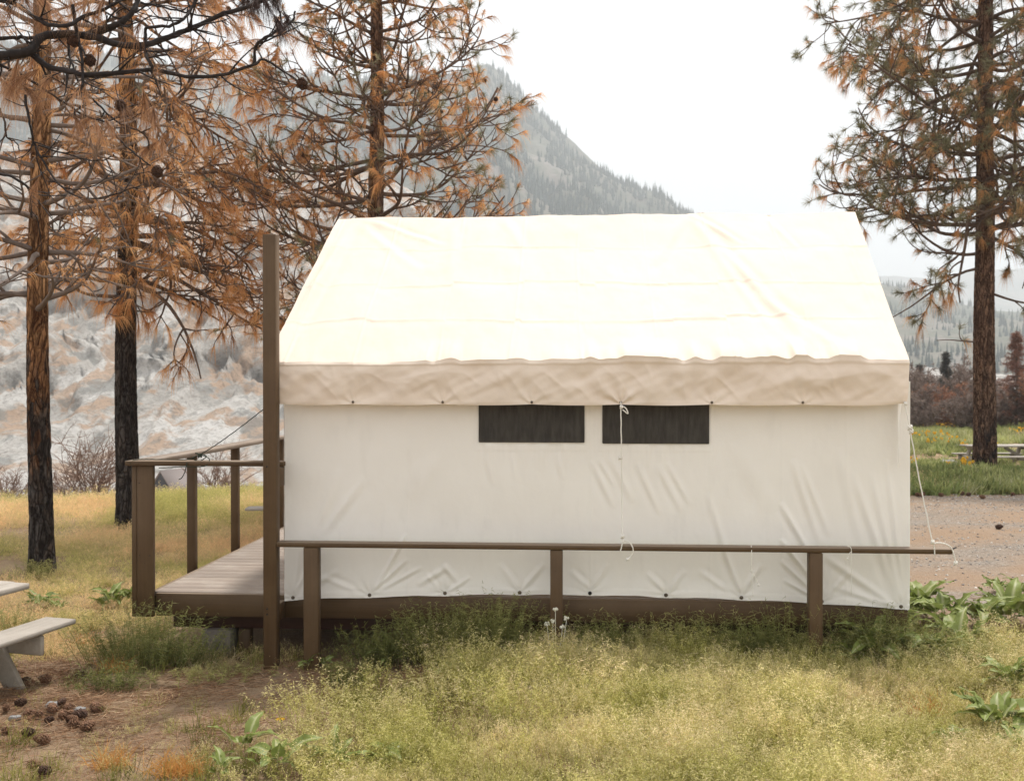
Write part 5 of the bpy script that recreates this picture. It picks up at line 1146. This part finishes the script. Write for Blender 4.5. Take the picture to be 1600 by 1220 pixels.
# ------------------------------------------------------------------ pine cones and stones on the ground
cn = [(5, 1057), (34, 1056), (34, 1070), (53, 1073), (79, 1068), (135, 1057), (150, 1052), (10, 1112), (22, 1106), (38, 1122), (64, 1120), (69, 1133), (84, 1118), (101, 1113), (108, 1128), (116, 1121), (108, 1137), (135, 1123), (125, 1145), (3, 1147), (52, 1152), (77, 1164), (40, 1204), (72, 1213), (145, 1113), (162, 1113),
      (369, 1039), (287, 1199), (117, 984), (122, 972), (649, 1077), (95, 1126), (90, 1108), (120, 1132)]
CLB = ['pine cone at the left edge of the photo below the picnic bench', 'pine cone just left of the picnic table leg foot', 'pine cone below the picnic table leg foot, left of its neighbour', 'pine cone in the row below the picnic table, third from its right end', 'pine cone in the row below the picnic table, second from its right end',
 'larger of the two pine cones touching the weeds left of the deck corner', 'smaller of the two pine cones touching the weeds left of the deck corner', 'left one of the pair of pine cones near the left edge, above the heap', 'right one of the pair of pine cones near the left edge, above the heap', 'dark round pine cone between the half buried stone and the heap',
 'pine cone at the left end of the heap by the pale stones', 'pine cone sticking out at the front of the heap', 'pine cone at the back of the heap, just under the pale grey stone', 'topmost pine cone of the heap, touching the light bluish stone', 'pine cone in the middle of the heap', 'pine cone at the heap centre, right below the bluish stone', 'reddish pine cone at the front of the heap', 'pine cone at the right end of the heap, below the bluish stone', 'pine cone just in front of the right end of the heap',
 'pine cone at the left edge below the half buried stone', 'pine cone lying alone on soil below the left end of the heap', 'upright looking pine cone standing alone below the heap', 'pine cone near the bottom left corner, upper of two', 'pine cone near the bottom left corner, lower of two', 'pine cone right of the bluish stone, nearer one', 'pine cone right of the bluish stone, farther one of the two',
 'lone pine cone on bare soil just left of the tall post', 'dark pine cone in the orange grass at the bottom', 'nearer pine cone behind the end of the picnic bench', 'farther pine cone behind the end of the picnic bench', 'lone pine cone on the bare soil patch in front of the deck', 'pine cone half hidden inside the heap, left of its centre', 'pine cone at the upper left inside the heap', 'pine cone at the lower right inside the heap']
for k, (px_, py_) in enumerate(cn):
    x_, y_, z_ = ground_at(px_, py_); o_ = bpy.data.objects.new('pine_cone', CONES[k % 3]); col.objects.link(o_); o_.location = (x_, y_, z_+0.028)
    o_.rotation_euler = (R(90)+rnd.uniform(-.4, .4), 0, rnd.uniform(0, 6.28)); s_ = rnd.uniform(0.7, 1.1); o_.scale = (s_,)*3
    lb = CLB[k]
    tag(o_, lb, 'pine cone', 'fallen pine cones')
FLB = ['leftmost pine cone along the far edge of the gravel, by the guy rope', 'second pine cone from the left along the far gravel edge', 'third pine cone from the left along the far gravel edge', 'pine cone on the far gravel edge below the white meadow stone', 'pine cone on the far gravel edge, left one of the pair before the large pine', 'pine cone on the far gravel edge, right one of the pair before the large pine', 'larger pine cone on the far gravel edge straight below the large pine trunk', 'rightmost pine cone along the far gravel edge']
for k, (px_, D_) in enumerate(((1432, 18.4), (1437, 18.3), (1445, 18.5), (1474, 18.4), (1500, 18.6), (1512, 18.4), (1540, 17.9), (1584, 18.5), (1556, 14.2), (1380, 8.6), (1408, 8.7))):
    x_ = (px_-800)/F*D_; o_ = bpy.data.objects.new('pine_cone', CONES[k % 3]); col.objects.link(o_); o_.location = (x_, D_, float(gz(x_, D_))+0.05); o_.rotation_euler = (R(80), 0, k*1.7); o_.scale = (1.3,)*3
    tag(o_, ('pine cone beside the right deck corner' if px_ < 1400 else 'pine cone among the big-leaved plants at the right deck corner') if D_ < 9 else ('pine cone alone in the middle of the gravel' if D_ < 15 else FLB[k]), 'pine cone', 'pine cones on the gravel lot')
def stone(px_, py_, s, label, seed, D_=None):
    x_, y_, z_ = ground_at(px_, py_); rg = np.random.default_rng(seed); k1, k2_ = 14, 9; th_ = np.linspace(0, 2*np.pi, k1+1)[:-1][None]; ph_ = np.linspace(0.05, np.pi-0.05, k2_)[:, None]
    X_ = np.sin(ph_)*np.cos(th_); Y_ = np.sin(ph_)*np.sin(th_); Z_ = np.cos(ph_)+0*th_; r_ = 1+0.3*fbm(X_*1.5+seed, Y_*1.5, Z_*1.5, seed, 3)
    P = np.stack([X_*r_*s, Y_*r_*s*0.75, Z_*r_*s*0.5], -1); i_ = np.arange(k2_-1)[:, None]*k1; j_ = np.arange(k1)[None]
    a = Acc(); a.add(P, np.stack([i_+j_, i_+k1+j_, i_+k1+(j_+1) % k1, i_+(j_+1) % k1], -1).reshape(-1, 4)); o_ = a.build('stone', M_STONE); o_.location = (x_, y_, z_+s*0.15); tag(o_, label, 'stone')
stone(80, 1104, 0.05, 'pale grey stone behind the heap of pine cones', 1); stone(123, 1112, 0.045, 'light bluish stone at the right end of the pine cone heap', 2); stone(22, 1124, 0.04, 'half buried pale stone left of the pine cone heap', 3)
stone(1481, 727, 0.28, 'white stone in the meadow left of the large pine foot', 4)

# ------------------------------------------------------------------ ground cover (stuff)
def cheat_tuft(seed, n_=15, H_=0.24, W_=0.07, head=14, col0=0.0, spl=0.014, sw=0.0042, drp=0.35):
    rg = np.random.default_rng(seed); a = Acc()
    O = np.stack([rg.normal(0, W_, n_), rg.normal(0, W_, n_), np.full(n_, -0.01)], -1)
    D_ = np.stack([O[:, 0]*3+rg.normal(0, .25, n_), O[:, 1]*3+rg.normal(0, .25, n_), np.ones(n_)], -1); L = H_*rg.uniform(0.6, 1.15, n_); dr_ = rg.uniform(0.05, drp, n_)
    blades(a, O, D_, L, 0.0032, dr_, 4, c=0.0, c1=0.5, rng=rg)
    if head:
        Dn = norm(D_); ts = rg.uniform(0.60, 1.05, (n_, head)); OO = (O[:, None]+Dn[:, None]*(L[:, None]*ts)[..., None]-np.array([0, 0, 1])*((dr_*L)[:, None]*ts**2)[..., None]).reshape(-1, 3)
        OO = OO+rg.normal(0, 0.010, OO.shape); m_ = len(OO); DD = np.stack([rg.normal(0, .8, m_), rg.normal(0, .8, m_), rg.uniform(-0.9, 0.5, m_)], -1)
        blades(a, OO, DD, spl*rg.uniform(0.7, 1.6, m_), sw, 0.5, 1, c=rg.uniform(0.45, 1.0, m_), rng=rg)
    nb_ = n_; O = np.stack([rg.normal(0, W_, nb_), rg.normal(0, W_, nb_), np.full(nb_, -0.01)], -1); D_ = np.stack([rg.normal(0, .6, nb_), rg.normal(0, .6, nb_), np.ones(nb_)], -1)
    blades(a, O, D_, H_*rg.uniform(0.25, 0.6, nb_), 0.005, rg.uniform(.1, .6, nb_), 3, c=0.0, c1=0.3, rng=rg)
    return a
def excl(x, y):
    u, v = inv_uv(x, y); return ((u > -1.30) & (u < 4.72) & (v > 0.12) & (v < 3.7))
def ell(x, y, px_, py_, rx, ry):
    c = ground_at(px_, py_); return np.exp(-(((x-c[0])/rx)**2+((y-c[1])/ry)**2))
def soil_mask(x, y):
    """1 where the soil is bare"""
    m_ = 0*x
    for q in ((430, 1070, 0.50, 0.36), (330, 1075, 0.45, 0.22), (620, 1065, 0.40, 0.30), (520, 1085, 0.3, 0.15), (70, 1100, 0.55, 0.35), (30, 1130, 0.4, 0.4), (110, 1140, 0.3, 0.25), (560, 1040, .5, .25), (230, 1090, 0.4, 0.15), (150, 1000, 0.3, 0.3), (110, 1045, 0.5, 0.25)):
        m_ = np.maximum(m_, ell(x, y, *q))
    return m_
def sample(n_, x0, x1, y0, y1, fn):
    x = npr.uniform(x0, x1, n_); y = npr.uniform(y0, y1, n_); k = (npr.uniform(0, 1, n_) < fn(x, y)) & ~excl(x, y)
    x = x[k]; y = y[k]; return x, y
CH = [cheat_tuft(s).mesh('seedy_grass', M_CHEAT) for s in range(7)]
def d_fore(x, y):
    u, v = inv_uv(x, y); b = sst(-0.9, -0.1, x+0.25*fbm(x*2, y*2, 0, 61, 3)+0.35*(6.4-y))    # dense right, thinner left
    return np.clip((0.20+0.8*b)*(0.65+0.6*fbm(x*1.6, y*1.6, 0, 62, 3))*(1-0.97*sst(0.22, 0.55, soil_mask(x, y)))*sst(0.05, -0.25, v), 0, 1)
x, y = sample(13500, -4.2, 5.8, 3.2, 8.0, d_fore)
tn = np.clip(0.25+0.30*fbm(x*1.3, y*1.3, 0, 63, 4)+0.10*sst(0.5, -2.0, x)+0.16*sst(6.3, 5.0, y)+npr.normal(0, .07, len(x)), 0, 0.62)
bcut = sst(-0.9, -0.1, x+0.35*(6.4-y))
scatter('seedy_grass', np.stack([x, y, gz(x, y)], -1), CH, tint=tn, sc_arr=npr.uniform(0.55, 1.0, len(x))*(0.55+0.45*bcut)*(0.85+0.25*fbm(x*1.3, y*1.3, 0, 64, 2)), label='dense seedy yellow-green grass covering the foreground', cat='grass')
def bushy(seed):
    rg = np.random.default_rng(seed); a = Acc(); n_ = 34; H_ = 0.37
    O = np.stack([rg.normal(0, .07, n_), rg.normal(0, .07, n_), np.full(n_, -0.01)], -1); D_ = np.stack([O[:, 0]*3.5+rg.normal(0, .22, n_), O[:, 1]*3.5+rg.normal(0, .22, n_), np.ones(n_)], -1)
    L = H_*rg.uniform(.5, 1.1, n_); blades(a, O, D_, L, 0.003, 0.08, 4, c=0.0, c1=0.35, rng=rg); Dn = norm(D_)
    ts = rg.uniform(0.35, 1.02, (n_, 30)); OO = (O[:, None]+Dn[:, None]*(L[:, None]*ts)[..., None]-np.array([0, 0, 1])*(0.08*L[:, None]*ts**2)[..., None]).reshape(-1, 3); m_ = len(OO)
    DD = np.stack([rg.normal(0, .8, m_), rg.normal(0, .8, m_), rg.uniform(-0.2, 0.9, m_)], -1)
    OO = OO+norm(DD)*rg.uniform(0, .022, (m_, 1))
    blades(a, OO, DD, rg.uniform(.010, .030, m_), 0.0045, rg.uniform(.1, .8, m_), 1, c=np.clip(0.2+0.8*ts.ravel()**1.5+rg.normal(0, .15, m_), 0, 1), rng=rg)
    return a.mesh('bushy_weed', M_CHEAT)
BU = [bushy(s) for s in range(6)]
x, y = sample(2600, -2.2, 5.8, 3.4, 8.0, lambda x, y: np.clip((0.35+0.9*fbm(x*1.2, y*1.2, 0, 65, 3)+0.35*sst(-0.6, 0.5, x))*sst(-1.6, 0.0, x+0.2*(6.4-y)), 0, 1)*(1-sst(0.25, 0.5, soil_mask(x, y)))*sst(-0.05, -0.3, inv_uv(x, y)[1]))
scatter('bushy_weeds', np.stack([x, y, gz(x, y)], -1), BU, tint=np.clip(0.20+0.22*fbm(x*1.8, y*1.8, 0, 66, 4)+npr.normal(0, .09, len(x)), 0, .6), tilt=0.10, sc_arr=npr.uniform(0.55, 1.05, len(x))*(0.8+0.3*fbm(x*1.2, y*1.2, 0, 65, 2)), label='bushy yellow-green weeds standing above the seedy grass', cat='weeds')
GT = [cheat_tuft(s+40, 20, 0.20, 0.05, 0, drp=0.25).mesh('green_grass', M_CHEAT) for s in range(4)]
x, y = sample(5200, -4.2, 5.8, 3.2, 8.0, lambda x, y: np.clip(sst(-0.05, 0.5, fbm(x*1.4, y*1.4, 0, 70, 3))+0.12, 0, 1)*(1-sst(0.3, 0.6, soil_mask(x, y))))
scatter('green_grass', np.stack([x, y, gz(x, y)], -1), GT, tint=np.clip(npr.normal(0.08, .07, len(x)), 0, 0.3), scale=(0.5, 1.05), label='finer green grass blades between the seedy tufts', cat='grass')
# left meadow
DG = [cheat_tuft(s+80, 16, 0.26, 0.08, 8, spl=0.020, sw=0.006).mesh('dry_grass', M_DRY) for s in range(6)]
def d_left(x, y):
    r_ = np.hypot(x, y); return np.clip((0.7+0.5*fbm(x*0.7, y*0.7, 0, 71, 3))*sst(20.5, 19, r_)*sst(7.3, 7.9, y), 0, 1)*(1-0.8*sst(0.3, 0.6, soil_mask(x, y)))
x, y = sample(30000, -14, -1.0, 7.3, 20.5, d_left)
tn = np.clip(0.36+0.42*fbm(x*0.9+3, y*0.8, 0, 72, 4)-0.34*sst(13.5, 17, y)+npr.normal(0, .13, len(x)), 0, 0.62)
scatter('dry_meadow_grass', np.stack([x, y, gz(x, y)], -1), DG, tint=tn, sc_arr=npr.uniform(0.5, 1.1, len(x))*(0.65+0.6*sst(11, 18, y)), label='golden and green dry grass of the meadow left of the deck', cat='grass')
# behind the tent
x, y = sample(3000, -1.0, 9, 11.6, 30, lambda x, y: 0.6*(1-lot_mask(x, y))+0*x)
scatter('dry_meadow_grass', np.stack([x, y, gz(x, y)], -1), DG, tint=np.clip(npr.normal(0.3, .15, len(x)), 0, .7), scale=(0.7, 1.3), label='dry grass behind the tent', cat='grass')
# right meadow: lush leaves, grass and yellow flowers
def lush(seed, n_=16, H_=0.34):
    rg = np.random.default_rng(seed); a = Acc(); O = np.stack([rg.normal(0, .12, n_), rg.normal(0, .12, n_), np.zeros(n_)], -1)
    D_ = np.stack([rg.normal(0, .6, n_), rg.normal(0, .6, n_), np.ones(n_)], -1); blades(a, O, D_, H_*rg.uniform(.6, 1.1, n_), 0.075, rg.uniform(.1, .5, n_), 4, c=rg.uniform(0, .5, n_), rng=rg)
    O = np.stack([rg.normal(0, .14, n_*2), rg.normal(0, .14, n_*2), np.zeros(n_*2)], -1); D_ = np.stack([rg.normal(0, .35, n_*2), rg.normal(0, .35, n_*2), np.ones(n_*2)], -1)
    blades(a, O, D_, H_*rg.uniform(.6, 1.3, n_*2), 0.018, .2, 3, c=rg.uniform(.3, 1, n_*2), rng=rg); return a.mesh('lush', M_LUSH)
LU = [lush(s) for s in range(5)]
x, y = sample(15000, 5, 40, 18.6, 52, lambda x, y: np.clip(0.55+0.6*fbm(x*.4, y*.4, 0, 75, 3)+0.8*sst(21.5, 20, y), 0, 1)*(~lot_mask(x, y)))
scatter('lush_meadow_plants', np.stack([x, y, gz(x, y)], -1), LU, tint=np.clip(0.28+.25*sst(22, 30, y)+.2*fbm(x*.5, y*.5, 0, 76, 3)+npr.normal(0, .08, len(x)), 0, .6), scale=(0.55, 1.15), label='lush green meadow plants between the gravel and the shrubs on the right', cat='meadow')
def yfl(seed):
    rg = np.random.default_rng(seed); a = Acc()
    for q in range(7):
        c_ = np.array([rg.normal(0, .16), rg.normal(0, .16), rg.uniform(.28, .46)]); k = 8; an = np.arange(k)*2*np.pi/k; V = np.stack([np.cos(an)*.045, np.sin(an)*.045, 0*an+rg.uniform(-.01, .01, k)], -1)+c_
        jj = np.arange(k); a.add(np.vstack([V, [c_+[0, 0, .01]]]), None, np.stack([jj, (jj+1) % k, np.full(k, k)], -1), rg.uniform(0, 1))
        V2 = V.copy(); V2[:, 1] = c_[1]+(V[:, 2]-c_[2]); V2[:, 2] = c_[2]+(V[:, 1]-c_[1]); a.add(np.vstack([V2, [c_+[0, -.01, 0]]]), None, np.stack([jj, (jj+1) % k, np.full(k, k)], -1), rg.uniform(0, 1))
    return a.mesh('yellow_flowers', M_YELLOW)
YF = [yfl(s) for s in range(4)]
x, y = sample(1400, 5, 36, 20, 46, lambda x, y: np.clip(0.03+0.6*fbm(x*.8, y*.8, 0, 78, 3), 0, 1))
scatter('yellow_flowers', np.stack([x, y, gz(x, y)], -1), YF, scale=(0.6, 1.1), label='yellow flowers dotted through the right meadow', cat='flowers')
# fallen needles and litter on bare soil, straw bits
def litter(seed, n_=40):
    rg = np.random.default_rng(seed); a = Acc(); O = np.stack([rg.normal(0, .09, n_), rg.normal(0, .09, n_), rg.uniform(0.003, .018, n_)], -1)
    an = rg.uniform(0, 6.283, n_); D_ = np.stack([np.cos(an), np.sin(an), rg.normal(0, .10, n_)], -1); blades(a, O, D_, rg.uniform(.05, .16, n_), 0.0032, 0.02, 2, c=rg.uniform(0, 1, n_), rng=rg); return a.mesh('litter', M_LITTER)
LI = [litter(s) for s in range(5)]
x, y = sample(6500, -5.5, 4.5, 4.2, 9.5, lambda x, y: np.clip(0.25+0.9*sst(0.15, 0.5, soil_mask(x, y))*(0.5+0.7*fbm(x*2, y*2, 0, 85, 3)), 0, 1))
scatter('fallen_needles', np.stack([x, y, gz(x, y)], -1), LI, tint=np.clip(npr.normal(.15, .2, len(x)), 0, .55), tilt=0.05, scale=(0.7, 1.2), label='fallen pine needles and straw littering the bare soil', cat='litter')
# pebbles on the gravel lot
def peb(seed):
    rg = np.random.default_rng(seed); V = np.array([[1, 0, 0], [-1, 0, 0], [0, 1, 0], [0, -1, 0], [0, 0, 1], [0, 0, -1.0]])*rg.uniform(.6, 1.2, (6, 1))*[.016, .012, .008]; a = Acc()
    a.add(V, None, [(0, 2, 4), (2, 1, 4), (1, 3, 4), (3, 0, 4), (2, 0, 5), (1, 2, 5), (3, 1, 5), (0, 3, 5)]); return a.mesh('pebble', M_PEB)
M_PEB = m_leaf('pebble', [(0, (0.16, 0.14, 0.13)), (0.5, (0.34, 0.30, 0.27)), (1, (0.55, 0.52, 0.48))], 0.0, inst=True, vary=0.3)
x, y = sample(14000, 2.2, 12.5, 8.2, 18.8, lambda x, y: lot_mask(x, y)*np.clip(.5+.6*fbm(x*.8, y*1.6, 0, 88, 3), 0, 1))
scatter('pebbles', np.stack([x, y, gz(x, y)+0.022], -1), [peb(s) for s in range(5)], tint=npr.uniform(0, 1, len(x)), tilt=0.4, scale=(0.5, 1.8), label='loose pebbles on the gravel lot', cat='pebbles')
